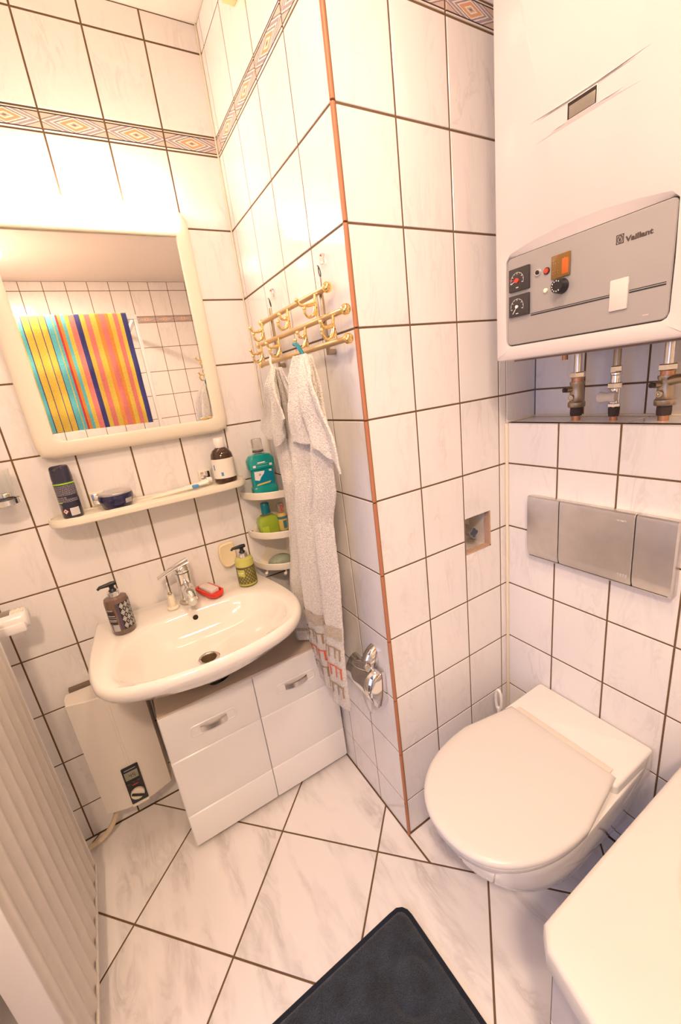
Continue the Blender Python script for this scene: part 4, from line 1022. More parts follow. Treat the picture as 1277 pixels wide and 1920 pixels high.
# lid: a curved plate over the roll
rings = []
for i in range(13):
    a = math.radians(85-150*i/12); rings.append([(-.012-.048*math.cos(a), y_, .566+.056*math.sin(a)) for y_ in (-.617, -.58, -.53, -.485)])
lid = MB().loft(rings, closed=False).build('lid', CHROME, t); sm = lid.modifiers.new('thickness', 'SOLIDIFY'); sm.thickness = .002
rr_tp = [(-.030+.026*math.cos(2*PI*j/32), .560+.036*math.sin(2*PI*j/32)) for j in range(32)]
MB().loft([[(x, -.612, z) for x, z in rr_tp], [(x, -.490, z) for x, z in rr_tp]], True, True, True).build('paper_roll', PAPER, t)
ed = [(-.003, .618), (-.020, .619), (-.042, .604), (-.055, .580), (-.058, .555), (-.050, .528), (-.040, .512), (-.020, .508), (-.003, .514)]
MB().loft([[(x, -.616, z) for x, z in ed], [(x, -.621, z) for x, z in ed], [(x, -.623, z) for x, z in inset(ed, .004)]], True, True, True).build('end_disc', CHROME, t)
mb = MB(); rings = []
for j in range(8):
    f = j/7; w0 = -.50-.03*f*0; rings.append([(-.020-.006*math.sin(3*f), -.50-.035*i_*(1-.75*f)-.030*f, .520-.095*f) for i_ in (0, 1, 2)])
mb.loft(rings, closed=False); o = mb.build('paper_end', PAPER, t); o.modifiers.new('thickness', 'SOLIDIFY').thickness = .0008

# ---------------------------------------------------------------- gas boiler
BXF = .300; BY0, BY1, BZ0, BZ1 = -.777, -1.146, 1.430, 2.26
t = thing('gas_boiler', 'large white wall-hung gas boiler with grey control panel above the cistern ledge', 'boiler', (.46, -.96, BZ0))
# casing: sides + front with an opening for the control panel (outline star-shaped about its centre)
pc = (-.960, 1.552); n = 480
outer_f = star(rrect(BY1, BY0, BZ0, BZ1, .006, 4), pc, n)
def fr(poly, x): return [(x, a, b) for a, b in poly]
PT, PB, PLft, PR = 1.6365, 1.4605, -.806, -1.116
ring_out = star(rrect(BY1+.001, BY0-.001, BZ0+.001, BZ1-.001, .006, 4), pc, n)
arc = [(-.806, 1.630), (-.816, 1.642), (-.87, 1.652), (-.93, 1.657), (-1.0, 1.6565), (-1.06, 1.651), (-1.105, 1.643), (-1.116, 1.632), (-1.1180, 1.55), (-1.1175, 1.472), (-1.1145, 1.4635), (-1.106, 1.4590), (-.96, 1.459), (-.816, 1.459), (-.8075, 1.4625), (-.8045, 1.471), (-.8045, 1.55)]
A1 = star(arc, pc, n)
pan = star(rrect(PR, PLft, PB, PT, .011, 6), pc, n)
mb = MB()
mb.loft([fr(outer_f, W2-.03), fr(outer_f, BXF+.007), fr(inset(outer_f, .0025), BXF+.002), fr(inset(outer_f, .007), BXF), fr(inset(A1, -.0015), BXF), fr(A1, BXF+.0006), fr(pan, BXF+.0065), fr(pan, BXF+.014)], True, True, False)
mb.build('casing', BOILERW, t, ang=30)
p_ = MB().loft([fr(inset(pan, .0016), BXF+.012), fr(inset(pan, .0016), BXF+.004), fr(inset(pan, .003), BXF+.0025)], True, True, True).build('control_panel', GREYP, t)
MB().loft([fr(inset(pan, -.0004), BXF+.0075), fr(inset(pan, .002), BXF+.0075)]).build('panel_gap', BLACK, t)
XP = BXF+.0025
def onp(name, y0, y1, z0, z1, h, m, parent=p_, r=.0015, lab=None):
    return MB().rbox(XP-h, XP+.001, min(y0, y1), max(y0, y1), z0, z1, min(r, h*.45)).build(name, m, parent, label=lab)
for z0, z1, nm in ((1.568, 1.612, 'pressure'), (1.5185, 1.5605, 'temperature')):
    g_ = onp(nm+'_gauge', -.815, -.863, z0, z1, .006, DGREY)
    zc = (z0+z1)/2-.002; yc = -.836
    # scale arc and ticks
    mb = MB()
    R_ = .0150
    for i in range(12):
        a0, a1 = math.radians(200-220*i/12), math.radians(200-220*(i+1)/12)
        q = [(XP-.0063, yc-rr*math.cos(a), zc+rr*math.sin(a)) for a, rr in ((a0, R_), (a1, R_), (a1, R_+.0006), (a0, R_+.0006))]
        mb.add(q, [(0, 1, 2, 3)])
    for i in range(9):
        a = math.radians(200-220*i/8); L0 = R_-.0035 if i % 2 == 0 else R_-.0015
        dx, dz = math.cos(a), math.sin(a); nx, nz = -dz*.0005, dx*.0005
        mb.add([(XP-.0063, yc-(rr*dx+s_*nx), zc+rr*dz+s_*nz) for rr, s_ in ((L0, 1), (R_, 1), (R_, -1), (L0, -1))], [(0, 1, 2, 3)])
    mb.box(XP-.0063, XP-.006, yc-.003, yc+.003, zc-.014, zc-.0125)
    mb.build('gauge_scale', WPRINT, p_, smooth=False)
    ng = MB()
    if nm == 'pressure': a = math.radians(195)
    else: a = math.radians(232)
    dx, dz = math.cos(a), math.sin(a); L = .0165
    ng.tube([(XP-.0068, yc, zc), (XP-.0068, yc-dx*L, zc+dz*L)], .0007, 6, k=0)
    if nm == 'pressure':
        ng.tube([(XP-.0075, yc, zc), (XP-.0075, yc+.0175, zc+.0035)], .0006, 6, k=1); ng.lathe([(.0045, -.009), (.0045, -.006)], (XP, yc, zc), 'x', 16, k=1)
    else: ng.lathe([(.0032, -.009), (.0032, -.006)], (XP, yc, zc), 'x', 16, k=0)
    ng.build('gauge_needle', [WPRINT, REDP], p_)
s_ = MB().lathe([(.0062, -.003), (.0068, 0)], (XP, -.8805, 1.5915), 'x', 20).build('fuse_ring', CHROME, p_)
MB().lathe([(.004, -.0045), (.0042, -.002)], (XP, -.8805, 1.5915), 'x', 16).build('fuse_centre', BLACK, p_)
s_ = MB().lathe([(.0062, -.002), (.0065, 0)], (XP, -.8995, 1.5895), 'x', 20).build('reset_ring', BLACK, p_)
MB().lathe([(.0044, -.004), (.0048, -.001)], (XP, -.8995, 1.5895), 'x', 16).build('reset_button', REDP, p_)
onp('amber_display', -.910, -.948, 1.570, 1.611, .0035, AMBERD); onp('orange_field', -.932, -.945, 1.575, 1.602, .0040, AMBERO)
mb = MB()
for a_, b_ in ((0, 0), (1, 0), (2, 0), (0, 1), (1, 1), (2, 1), (0, 4), (1, 4), (2, 4), (0, 5), (1, 5), (2, 5), (5, 5)): mb.box(XP-.0042, XP-.0034, -.915-a_*.0045, -.9157-a_*.0045, 1.579+b_*.0045, 1.5797+b_*.0045)
mb.build('display_dots', OCHRE, p_, smooth=False)
MB().lathe([(.0142, 0), (.0138, -.003), (.0125, -.016), (.0117, -.018), (.001, -.0182)], (XP, -.9315, 1.5545), 'x', 32, cap1=True).build('temperature_knob', BLACK, p_)
mb = MB()
for i in range(9):
    a = math.radians(60+30*i); mb.box(XP-.0188, XP-.0180, -.9315-.0090*math.cos(a)-.0007, -.9315-.0090*math.cos(a)+.0007, 1.5545+.0090*math.sin(a)-.0011, 1.5545+.0090*math.sin(a)+.0011)
mb.build('knob_marks', WPRINT, p_, smooth=False)
MB().lathe([(.0042, 0), (.0040, -.003), (.001, -.0035)], (XP, -.8985, 1.5545), 'x', 16).build('panel_screw', IVORY, p_)
mb = MB()
for y0, y1 in ((-.865, -1.0215), (-1.0535, -1.108)):
    mb.box(XP-.0004, XP+.0002, y1, y0, 1.5175, 1.5188); mb.box(XP-.0004, XP+.0002, y1, y0, 1.5138, 1.5160)
mb.build('panel_lines', BLACK, p_, smooth=False)
onp('flap_cover', -1.0225, -1.0525, 1.490, 1.5405, .0035, mat('beige_flap', (.66, .60, .55), .4), lab='small beige cover plate')
# emblem and lettering
mb = MB(); ey, ez = -1.033, 1.602
def ebox(y0, y1, z0, z1): mb.box(XP-.0004, XP+.0002, y0, y1, z0, z1)
ebox(ey-.0060, ey-.0049, ez-.0072, ez+.0072); ebox(ey+.0049, ey+.0060, ez-.0072, ez+.0072); ebox(ey-.0060, ey+.0060, ez+.0062, ez+.0072); ebox(ey-.0060, ey+.0060, ez-.0072, ez-.0062)
ov = [[(XP-.0004, ey+r1*math.cos(2*PI*i/24)*.0046, ez+r1*math.sin(2*PI*i/24)*.0060) for i in range(24)] for r1 in (1., .78)]
mb.loft(ov); 
for sgn in (-1, 1):
    mb.add([(XP-.0004, ey+sgn*a, ez+b) for a, b in ((.0004, .0), (.0016, .0), (.0030, .0042), (.0018, .0045))], [(0, 1, 2, 3)])
hd = [(XP-.0004, ey+.0016*math.cos(2*PI*i/12), ez-.0014+.0024*math.sin(2*PI*i/12)) for i in range(12)]; mb.add(hd, [tuple(range(12))])
for sgn in (1, -1): mb.add([(XP-.0004, ey+.0060*sgn, ez+.0072), (XP-.0004, ey+.0036*sgn, ez+.0072), (XP-.0004, ey+.0060*sgn, ez+.0036)], [(0, 1, 2)]); mb.add([(XP-.0004, ey+.0060*sgn, ez-.0072), (XP-.0004, ey+.0036*sgn, ez-.0072), (XP-.0004, ey+.0060*sgn, ez-.0036)], [(0, 1, 2)])
mb.build('emblem', mat('dark_brown_print', (.07, .05, .04), .5), p_, smooth=False)
cu = bpy.data.curves.new('lettering', 'FONT'); cu.body = 'Vaillant'; cu.size = .0112; cu.extrude = .0002; cu.offset = .00042; cu.resolution_u = 3
to = bpy.data.objects.new('tmp_text', cu); C.objects.link(to); bpy.context.view_layer.update()
me = bpy.data.meshes.new_from_object(to.evaluated_get(bpy.context.evaluated_depsgraph_get())); bpy.data.objects.remove(to)
xs = [v.co.x for v in me.vertices]; wv = max(xs)-min(xs); off = absloc(p_)
for v in me.vertices:
    x, y, z = v.co; v.co = Vector((XP-.0003-z, -1.0415-(x-min(xs))*(.0415/wv), 1.5950+y))-off
me.materials.clear(); me.materials.append(bpy.data.materials['dark_brown_print'])
lo = bpy.data.objects.new('lettering', me); C.objects.link(lo); lo.parent = p_
mb = MB(); mb.box(XP-.0004, XP+.0001, -1.086, -1.077, 1.4735, 1.475); mb.build('faint_print', mat('faint_print', (.60, .50, .42), .5), p_, smooth=False)
# finger grip and pressed line on the upper front
MB().rbox(BXF-.0012, BXF+.002, -.985, -.933, 1.8135, 1.8405, .0008).build('grip_surround', BOILERW, t)
MB().rbox(BXF-.0016, BXF+.001, -.9835, -.9345, 1.815, 1.839, .0006).build('grip_hollow', DARK, t)
MB().rbox(BXF-.0022, BXF+.001, -.9820, -.9375, 1.8155, 1.8335, .0008).build('grip_plate', mat('grip_grey', (.30, .27, .22), .35, metal=.5), t)
mb = MB(); mb.loft([[(BXF+.0003, -.872, 1.8415), (BXF+.0003, -1.048, 1.8415)], [(BXF-.0030, -.935, 1.8425), (BXF-.0030, -.985, 1.8425)], [(BXF-.0002, -.86, 1.846), (BXF-.0002, -1.06, 1.846)]], closed=False); mb.build('pressed_ridge', BOILERW, t)
mb = MB(); mb.loft([[(BXF+.0001, -.90, 1.8135), (BXF+.0001, -1.03, 1.8135)], [(BXF-.0022, -.935, 1.8128), (BXF-.0022, -.985, 1.8128)], [(BXF-.0001, -.87, 1.808), (BXF-.0001, -1.05, 1.808)]], closed=False); mb.build('pressed_ridge', BOILERW, t)
# bottom details
MB().tube([(.55, -.75-.04, 1.433), (.55, -.79, 1.415)], .007).build('bottom_stub', COPPERP, t)
MB().box(.335, W2-.04, -1.13, -.80, 1.4262, 1.4302).build('bottom_plate', mat('rusty_bottom', (.30, .20, .15), .7, vary=.4), t, smooth=False)

# pipe fittings between boiler and ledge
def hexr(c, r, z, seg=6, rot=0): return [(c[0]+r*math.cos(rot+2*PI*i/seg), c[1]+r*math.sin(rot+2*PI*i/seg), z) for i in range(seg)]
def hexnut(c, r, z0, z1, m, parent, name='hex_nut', rot=.3):
    return MB().loft([hexr(c, r*.93, z0, 6, rot), hexr(c, r, z0+.002, 6, rot), hexr(c, r, z1-.002, 6, rot), hexr(c, r*.93, z1, 6, rot)], True, True, True).build(name, m, parent, smooth=False)
def valve_big(y, label, side=False):
    c = (.552, y, LEDGE); t = thing('shut_off_valve', label, 'valve', c, 'pipe fittings on the ledge')
    L_ = LEDGE
    MB().tube([(c[0], y, L_-.004), (c[0], y, L_+.022)], .0105, 20).build('copper_pipe', COPPERP, t)
    MB().lathe([(.0135, .012), (.0145, .02), (.0140, .032), (.0130, .036)], c, seg=24).build('hemp_seal', HEMP, t)
    MB().lathe([(.019, .034), (.0205, .036), (.0205, .046), (.017, .050), (.0165, .068), (.0155, .088), (.0175, .092), (.0175, .098)], c, seg=28).build('valve_body', BRASSD, t)
    hexnut(c, .0195, L_+.034, L_+.043, NICKEL, t)
    MB().lathe([(.0075, 0), (.0075, -.008), (.0060, -.009)], (c[0]-.014, y+.004, L_+.060), 'x', 20).build('arrow_boss', BRASSD, t)
    mb = MB(); x_ = c[0]-.0235
    mb.lathe([(.0062, 0), (.0062, -.0006), (.0048, -.0006), (.0048, 0)], (x_, y+.004, L_+.060), 'x', 20, cap0=False, cap1=False)
    mb.add([(x_-.0006, y+.004+.0025, L_+.063), (x_-.0006, y+.004+.0025, L_+.057), (x_-.0006, y+.004-.003, L_+.060)], [(0, 1, 2)]); mb.build('arrow_mark', mat('arrow_light', (.75, .66, .5), .3, metal=1), t)
    MB().tube([(c[0]-.010, y+.006, L_+.080), (c[0]-.024, y+.014, L_+.080)], .0068, 14).build('side_stub', BRASSD, t)
    MB().tube([(c[0]-.024, y+.014, L_+.080), (c[0]-.031, y+.018, L_+.080)], .0055, 14).build('stub_cap', HEMP, t)
    hexnut(c, .0185, L_+.108, L_+.122, NICKEL, t)
    MB().lathe([(.0135, .097), (.0135, .109)], c, seg=24).build('copper_neck', COPPERP, t)
    MB().tube([(c[0], y, L_+.120), (c[0], y, 1.4255)], .0095, 20).build('riser', NICKEL, t)
    if side:
        MB().tube(spline([(c[0]-.010, y-.010, L_+.086), (c[0]-.014, y-.035, L_+.090), (c[0]-.014, y-.07, L_+.085)], 4, False), .010, 16).build('side_outlet', BRASSD, t)
    return t
valve_big(-.824, 'dull brass valve with arrow mark, left under the boiler')
valve_big(-1.022, 'dull brass valve with side outlet, right under the boiler', True)
MB
c = (.552, -.917, LEDGE); t = thing('gas_valve', 'slim chrome valve with white knob, between the two brass valves', 'valve', c, 'pipe fittings on the ledge')
MB().tube([(c[0], c[1], LEDGE-.004), (c[0], c[1], LEDGE+.02)], .0090, 20).build('copper_pipe', COPPERP, t)
MB().lathe([(.0105, .010), (.0118, .016), (.0125, .030), (.0115, .034)], c, seg=24).build('hemp_seal', HEMP, t)
hexnut(c, .0135, LEDGE+.032, LEDGE+.042, CHROME, t)
MB().lathe([(.0115, .042), (.0115, .076)], c, seg=24).build('valve_body', CHROME, t)
hexnut(c, .0165, LEDGE+.076, LEDGE+.090, NICKEL, t)
MB().lathe([(.0110, .090), (.0105, .106), (.0125, .108), (.0125, .112), (.0100, .114)], c, seg=24).build('upper_sleeve', CHROME, t)
hexnut(c, .0125, LEDGE+.114, LEDGE+.128, NICKEL, t)
MB().tube([(c[0], c[1], LEDGE+.127), (c[0], c[1], 1.4255)], .0080, 18).build('riser', BRASSD, t)
rings = []
for i in range(11):     # wing-shaped knob
    s_ = i/10; y = c[1]+.026-.040*s_; hz = .0105+.0045*abs(2*s_-1)**1.3-(.004 if i in (0, 10) else 0); hx = .007+.003*abs(2*s_-1)
    rings.append([(c[0]-.022+hx*math.cos(2*PI*j/20), y, LEDGE+.058+hz*math.sin(2*PI*j/20)) for j in range(20)])
MB().loft(rings, True, True, True).build('knob', mat('dirty_white_knob', (.74, .66, .58), .5, vary=.2), t)

# valve stub inside the wall opening
hc_ = ((HX0+HX1)/2, (HZ0+HZ1)/2)
mb = MB(); y0, y1 = -D+.0010, -D+.085
vs = [(x, y, z) for y in (y0, y1) for x, z in ((HX0, HZ0), (HX1, HZ0), (HX1, HZ1), (HX0, HZ1))]
mb.add(vs, [(0, 1, 5, 4), (1, 2, 6, 5), (2, 3, 7, 6), (3, 0, 4, 7), (4, 5, 6, 7)]); mb.build('niche_lining', mat('pale_niche', (.72, .66, .60), .6), wall_shaft_front, smooth=False)
mb = MB(); rn = random.Random(5)
def ragged(p, q, n_=8):
    for i in range(n_):
        a = Vector(p)+(Vector(q)-Vector(p))*i/n_; b = Vector(p)+(Vector(q)-Vector(p))*(i+1)/n_
        w_ = rn.uniform(.003, .006); d_ = (Vector((hc_[0], a.y, hc_[1]))-(a+b)/2); 
        if abs(b.x-a.x) > abs(b.z-a.z): o_ = Vector((0, 0, w_ if d_.z > 0 else -w_))
        else: o_ = Vector((w_ if d_.x > 0 else -w_, 0, 0))
        mb.add([a, b, b+o_, a+o_, a+Vector((0, .02, 0)), b+Vector((0, .02, 0)), b+o_+Vector((0, .02, 0)), a+o_+Vector((0, .02, 0))], [(0, 1, 2, 3), (3, 2, 6, 7), (0, 3, 7, 4), (1, 5, 6, 2)])
ragged((HX1, -D-.0004, HZ0), (HX1, -D-.0004, HZ1)); ragged((HX0, -D-.0004, HZ0), (HX1, -D-.0004, HZ0)); mb.build('broken_mortar_edge', ROUGHM, wall_shaft_front, smooth=False)
t = thing('concealed_valve', 'bare steel valve spindle inside the square opening in the tiled shaft', 'valve', (hc_[0], -D+.08, hc_[1]))
MB().lathe([(.027, .0), (.027, -.010), (.021, -.014)], (hc_[0]-.012, -D+.0845, hc_[1]+.018), 'y', 28).build('valve_base', BRASSD, t)
lob = [((.0155+.0028*math.cos(4*a))*math.cos(a), (.0155+.0028*math.cos(4*a))*math.sin(a)) for a in [2*PI*i/40 for i in range(40)]]
MB().loft([[(hc_[0]-.010+a, -D+.072, hc_[1]+.008+b) for a, b in lob], [(hc_[0]-.006+a, -D+.012, hc_[1]-.001+b) for a, b in lob]], True, True, True).build('spindle', STEEL, t)
MB().loft([[(hc_[0]-.006+a*.9, -D+.0125, hc_[1]-.001+b*.9) for a, b in lob], [(hc_[0]-.006+a*.88, -D+.0108, hc_[1]-.001+b*.88) for a, b in lob]], True, False, True).build('spindle_face', mat('dark_spindle_end', (.09, .10, .13), .35, metal=.6), t)

# ---------------------------------------------------------------- flush plate
t = thing('flush_plate', 'wide brushed steel flush plate on the tiles above the toilet', 'flush plate', (W, -.93, .96))
def fp_sec(y, r=.0): 
    x0, z0, z1 = .462, .868, 1.060
    # section in x,z: bulged face sloping back at the lower edge
    return [(W-.001, y, z1-.004), (x0+.006, y, z1), (x0+.0015, y, z1-.003), (x0, y, z1-.010), (x0+.001, y, .905), (x0+.003, y, .889), (x0+.010, y, z0+.004), (x0+.016, y, z0), (W-.001, y, z0+.002)]
for nm, y0, y1 in (('left_plate', -.745, -.8395), ('flush_button', -.8415, -1.024), ('right_plate', -1.026, -1.108)):
    ys_ = [y0, y0-.0015, y1+.0015, y1]; mb = MB(); rings = []
    for q, y in enumerate(ys_):
        sec = fp_sec(y)
        if q in (0, 3):
            outer_edge = (nm == 'left_plate' and q == 0) or (nm == 'right_plate' and q == 3); dd = .004 if outer_edge else .0012
            cx = W-.012; cz = .964; sec = [(x+(dd if x < W-.004 else 0), y_, z+(-dd if z > cz else dd)) for x, y_, z in sec]
        rings.append(sec)
    mb.loft(rings, closed=True, cap0=True, cap1=True); b_ = mb.build(nm, STEEL, t, ang=30)
mb = MB(); mb.box(.470, W-.001, -1.10, -.75, .875, 1.052); mb.build('back_frame', BLACK, t, smooth=False)
mb = MB()
for k_ in range(5): mb.box(.4615, .4622, -.985-.0045*k_, -.9885-.0045*k_, 1.037, 1.0415)
for k_ in range(4): mb.box(.4622, .4632, -.995-.006*k_, -.9995-.006*k_, .897, .9035)
mb.build('pressed_mark', mat('light_etch', (.70, .68, .65), .5, metal=.6), t, smooth=False)

# ---------------------------------------------------------------- toilet
t = thing('toilet', 'white wall-hung toilet with closed lid between shaft and bathtub', 'toilet', (.2, -.938, 0))
TC = -.940; NB = 72
def bowl(front, hw, rear_hw, rear_x, z, xmid=.17, cy=TC):
    out = []
    # front half ellipse then straight sides to the rear
    pts = [(rear_x, cy+rear_hw)]
    pts += [(xmid+(rear_x-xmid)*(1-i/5)*1.0, cy+rear_hw+(hw-rear_hw)*(i/5)) for i in range(1, 5)]
    for i in range(0, 41):
        a = PI/2+PI*i/40; ca_, sa_ = math.cos(a), math.sin(a)
        e = 2/2.25
        pts.append((xmid+(xmid-front)*math.copysign(abs(ca_)**e, ca_), cy+hw*math.copysign(abs(sa_)**e, sa_)))
    pts += [(xmid+(rear_x-xmid)*(i/5)*1.0, cy-hw+(hw-rear_hw)*(i/5)) for i in range(1, 5)]
    pts += [(rear_x, cy-rear_hw)]
    return [(x, y, z) for x, y in pts]
mb = MB()
mb.loft([bowl(.20, .085, .10, W-.002, .085, .30), bowl(.135, .105, .115, W-.002, .11, .28), bowl(.06, .130, .125, W-.002, .17, .25), bowl(-.01, .152, .140, W-.002, .24, .21), bowl(-.055, .168, .155, W-.002, .31, .18),
         bowl(-.075, .174, .160, W-.002, .365, .17), bowl(-.080, .175, .162, W-.002, .385, .17), bowl(-.079, .174, .161, W-.002, .391, .17), bowl(-.070, .166, .156, W-.002, .3945, .17)], True, True, True)
mb.build('bowl', CERAMIC2, t, ang=50)
P = rrect(.312, W-.002, TC-.1635, TC+.1615, .010, 4)
MB().prism([(x, y) for x, y in P], .330, .421, .007).build('rear_deck', CERAMIC2, t)
def lidring(s_, z, d=0):
    b_ = bowl(-.100, .181, .150, .335, z, .165); b2 = inset([(x, y) for x, y, _ in b_], d); return [(x, y, z) for x, y in b2]
MB().loft([lidring(1, .3965, .012), lidring(1, .3965, .006), lidring(1, .399, .004), lidring(1, .408, .004), lidring(1, .4105, .007)], True, True, True).build('seat', SEAT, t, ang=50)
MB().loft([lidring(1, .4125, .006), lidring(1, .4150, .001), lidring(1, .422, .0), lidring(1, .427, .003), lidring(1, .4300, .010), lidring(1, .4308, .03)], True, True, True).build('lid', SEAT, t, ang=50)
MB().rbox(.325, .352, TC-.135, TC+.135, .4215, .4255, .0018).build('hinge_bar', mat('yellowed_hinge_strip', (.83, .74, .65), .6, bump=.6, bscale=500), t)
# toilet brush
c = (.372, -.712, 0.0)
t = thing('toilet_brush', 'white toilet brush with loop handle standing behind the toilet', 'toilet brush', c)
MB().lathe([(.036, 0), (.039, .004), (.042, .13), (.039, .13), (.036, .006), (.001, .006)], c, seg=32, cap1=False).build('holder', WHITE, t)
MB().tube([(c[0], c[1], .02), (c[0], c[1], .34)], .006).build('stem', WHITE, t)
MB().tube([(c[0]+.0, c[1]+.011*math.cos(a), .370+.040*math.sin(a)) for a in [2*PI*i/24-PI/2 for i in range(25)]], .0048, 10, caps=False).build('loop_handle', CAPW, t)

# ---------------------------------------------------------------- bathtub
t = thing('bathtub', 'white bathtub with marbled tile apron in the right foreground', 'bathtub', (.18, -1.9, 0))
TZ_ = .55
OUT = [(W-.002, -1.200), (.2, -1.200), (-.118, -1.200), (-.134, -1.203), (-.144, -1.212), (-.151, -1.235), (-.195, -1.42), (-.20, -1.50), (-.20, -2.60), (-.19, BACK+.004), (W-.002, BACK+.004)]
INB = spline([(.34, -1.290), (.20, -1.283), (.11, -1.300), (.05, -1.345), (.01, -1.43), (-.02, -1.60), (-.03, -2.0), (-.02, -2.4), (.05, -2.60), (.2, -2.66), (.36, -2.60), (.42, -2.4), (.43, -1.9), (.43, -1.5), (.41, -1.34)], 6)
tc = (.19, -1.95); nn = 144
OO = star(OUT, tc, nn); II = star(INB, tc, nn)
def rz(A, z): return [(x, y, z) for x, y in A]
def scl(A, f, z): return [(tc[0]+(x-tc[0])*f, tc[1]+(y-tc[1])*f, z) for x, y in A]
MB().loft([rz(inset(OO, .006), TZ_-.045), rz(OO, TZ_-.040), rz(OO, TZ_-.008), rz(inset(OO, .003), TZ_-.002), rz(inset(OO, .010), TZ_), rz(inset(II, -.012), TZ_+.001), rz(inset(II, -.003), TZ_-.002), rz(inset(II, .004), TZ_-.012), scl(II, .94, TZ_-.10), scl(II, .88, TZ_-.28), scl(II, .80, TZ_-.38), scl(II, .6, TZ_-.40), scl(II, .1, TZ_-.405)], True, False, True).build('tub_shell', SEAT, t, ang=50)
AP = [(W-.004, -1.215), (-.115, -1.215), (-.180, -1.46), (-.182, -1.52), (-.182, BACK+.006), (W-.004, BACK+.006)]
mb = MB(); mb.loft([[(x, y, 0.0) for x, y in AP], [(x, y, TZ_-.042) for x, y in AP]], True, True, False); ap = mb.build('apron_backing', GROUT, t, smooth=False)
def apron_tiles(p, q, cols):
    p, q = Vector(p), Vector(q); L = (q-p).length; ux = (q-p).normalized(); nz = Vector((ux.y, -ux.x))
    for i in range(len(cols)-1):
        for z0, z1 in ((0, .105), (.105, .305), (.305, .506)):
            a0, a1 = cols[i]+.002, cols[i+1]-.002
            if a1-a0 < .01: continue
            me = tile_mesh([(0, 0), (a1-a0, 0), (a1-a0, z1-z0-.004), (0, z1-z0-.004)], ('ap', round(a1-a0, 4), round(z1-z0, 4)), TILE)
            o = bpy.data.objects.new('tile', me); C.objects.link(o); o.parent = ap
            ax_ = Vector((ux.x, ux.y, 0)); az_ = Vector((nz.x, nz.y, 0)); ay_ = Vector((0, 0, 1))
            # keep right-handed frame with outward normal
            if ax_.cross(ay_).dot(az_) < 0: az_ = -az_
            m4 = Matrix((ax_, ay_, az_)).transposed().to_4x4(); m4.translation = Vector((p.x, p.y, 0))+ax_*a0+Vector((0, 0, z0+.002))+az_*.0015-absloc(ap); o.matrix_local = m4
apron_tiles((W-.004, -1.215), (-.115, -1.215), [0, .15, .302, .454, .609]) if False else None
def cols_of(L): 
    c_ = [0]; 
    while c_[-1]+.1517 < L-.01: c_.append(c_[-1]+.1517)
    return c_+[L]
for p, q in (((-.115, -1.215), (W-.004, -1.215)), ((-.180, -1.46), (-.115, -1.215)), ((-.182, BACK+.006), (-.182, -1.52))):
    P_, Q_ = Vector(p), Vector(q); L = (Q_-P_).length
    # outward normal must face +y (first) or -x (others)
    ux = (Q_-P_).normalized(); want = Vector((0, 1)) if p[1] == q[1] else Vector((-1, 0)); nz = Vector((ux.y, -ux.x))
    if nz.dot(want) < 0: P_, Q_ = Q_, P_
    apron_tiles(P_, Q_, cols_of(L))

# ---------------------------------------------------------------- bath mat
t = thing('bath_mat', 'dark blue fluffy bath mat on the floor in the foreground', 'bath mat', (-.45, -1.05, 0))
a_ = math.radians(1.6)
def matxf(p, z): 
    x, y = p; return (-.133+x*math.cos(a_)-y*math.sin(a_), -.786+x*math.sin(a_)+y*math.cos(a_), z)
MP = rrect(-.70, 0, -.40, 0, .035, 6)
cm = (-.35, -.20); NM = 160
MO = star(MP, cm, NM)
def mr(f, z, ins=0.): 
    A = inset(MO, ins) if ins else MO
    return [matxf((cm[0]+(x-cm[0])*f, cm[1]+(y-cm[1])*f), z) for x, y in A]
MB().loft([mr(1, .0005), mr(1, .006), mr(1, .010, .003), mr(1, .011, .012), mr(1, .009, .014)], True, True, False).build('edge_binding', MATE, t)
mb = MB(); rn = random.Random(11); rings = []
fs_ = [1, .985, .96]+[.94-.02*q for q in range(46)]+[.015]
for q, f in enumerate(fs_):
    ring = []
    for x, y in inset(MO, .012):
        X, Y = cm[0]+(x-cm[0])*f, cm[1]+(y-cm[1])*f
        h = .0145 if q > 1 else (.009 if q == 0 else .013)
        r1 = math.hypot(X+.09, Y+.145); h -= .006*math.exp(-((r1-.055)/.008)**2)
        r2 = math.hypot(X+.25, Y+.20); h -= .006*math.exp(-((r2-.06)/.009)**2)
        ring.append(matxf((X, Y), h+rn.uniform(-.0006, .0006)))
    rings.append(ring)
mb.loft(rings, True, False, True); mb.build('pile', MAT_, t, ang=60)

# ---------------------------------------------------------------- yellow wooden box high on the shaft wall
tag(MB().rbox(-.031, -.0005, -.62, -.281, 2.313, 2.42, .002).build('wall_cabinet', WOOD), 'pale yellow wooden box fixed high on the shaft wall', 'box')

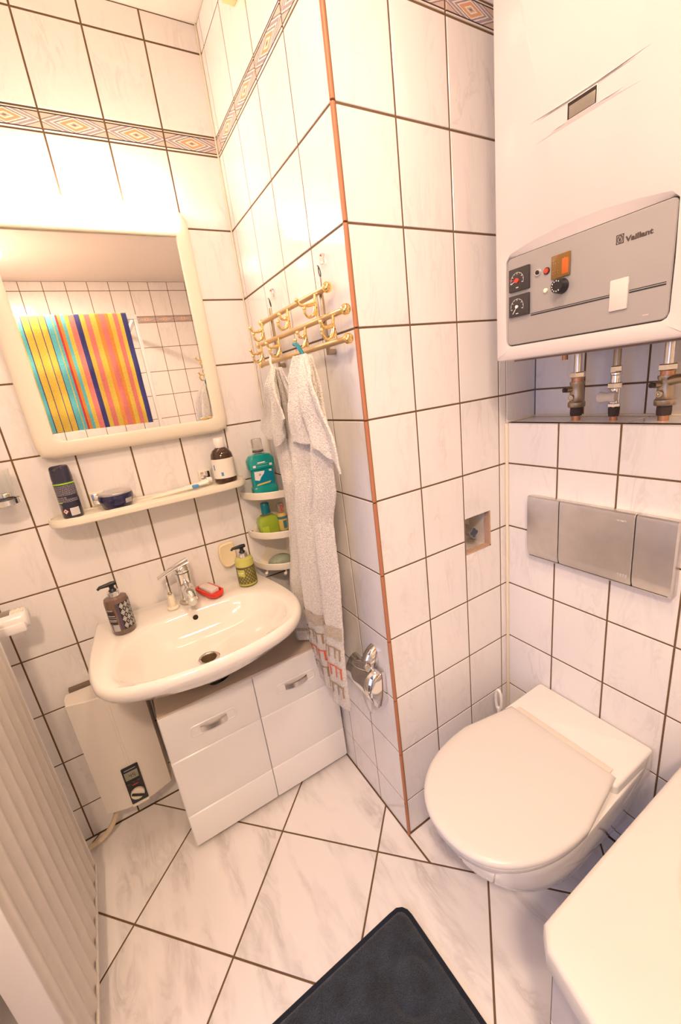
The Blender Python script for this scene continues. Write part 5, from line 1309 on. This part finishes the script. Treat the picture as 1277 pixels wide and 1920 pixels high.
# ---------------------------------------------------------------- shower screen and beach towel (seen in the mirror)
t = thing('shower_screen', 'white framed glass shower screen reflected in the mirror', 'shower screen', (-.45, -1.95, 0))
SY = -1.97
MB().rbox(-1.012, -.988, SY-.015, SY+.015, 0.0, 2.03, .003).build('post', WHITE, t)
MB().rbox(-.117, -.093, SY-.015, SY+.015, .556, 2.03, .003).build('post', WHITE, t)
MB().rbox(-1.0, -.093, SY-.015, SY+.015, 2.03, 2.06, .003).build('top_rail', WHITE, t)
MB().rbox(-.988, -.117, SY-.012, SY+.012, .556, .586, .003).build('lower_rail', WHITE, t)
MB().rbox(-.988, -.215, SY-.008, SY+.008, .001, .556, .003).build('lower_panel', WHITE, t)
MB().box(-.988, -.117, SY-.003, SY+.003, .586, 2.03).build('glass_pane', GLASS, t, smooth=False)
MB().rbox(-.117, -.093, BACK+.005, SY-.015, 2.03, 2.06, .003).build('side_rail', WHITE, t)
t = thing('beach_towel', 'beach towel striped yellow, pink, turquoise and navy, hung over the shower screen', 'towel', (-.47, -1.95, 1.36))
stripes = [('r', .01), ('t', .030), ('y', .006), ('t', .022), ('n', .006), ('y', .040), ('n', .005), ('y', .050), ('n', .005), ('y', .036), ('n', .005), ('t', .034), ('y', .006), ('t', .018), ('r', .014), ('o', .020), ('t', .022), ('y', .026), ('p', .036), ('n', .034), ('y', .030), ('p', .036), ('y', .036), ('o', .024), ('p', .040), ('o', .022), ('y', .032), ('p', .032), ('y', .026), ('n', .036)]
SC = {'r': terry('towel_red', (.80, .05, .06)), 't': terry('towel_turquoise', (.15, .66, .74)), 'y': terry('towel_yellow', (.95, .68, .10)), 'n': terry('towel_navy', (.045, .05, .26)), 'o': terry('towel_orange', (.95, .36, .06)), 'p': terry('towel_pink', (.92, .27, .24))}
tot = sum(w for _, w in stripes); X0, X1 = -.815, -.158-.0
path = [(SY-.030, 1.55)]+[(SY-.030, 1.55+.5*i/8) for i in range(1, 9)]+[(SY+.022*math.sin(a-PI/2)*1.2, 2.062+.012*math.cos(a-PI/2)) for a in [PI*i/8 for i in range(9)]]+[(SY+.030+.006*math.sin(i*.7), 2.05-.69*i/24) for i in range(1, 25)]
us = 0
parts_ = {}
for kk, w in stripes:
    a = us/tot; us += w; b = us/tot; mb = parts_.setdefault(kk, MB())
    rings = []
    for j, (y, z) in enumerate(path):
        row = []
        for i in range(4):
            u = a+(b-a)*i/3; f = max(0, (j-18)/24)
            row.append((X0+(X1-X0)*u, y+.010*math.sin(u*26+.4)*f+.004*math.sin(u*60)*f, z-(.02*(u) if j == len(path)-1 else 0)))
        rings.append(row)
    mb.loft(rings, closed=False)
names = {'r': 'red_stripes', 't': 'turquoise_stripes', 'y': 'yellow_stripes', 'n': 'navy_stripes', 'o': 'orange_stripes', 'p': 'pink_stripes'}
for kk, mb in parts_.items(): mb.build(names[kk], SC[kk], t, ang=80)
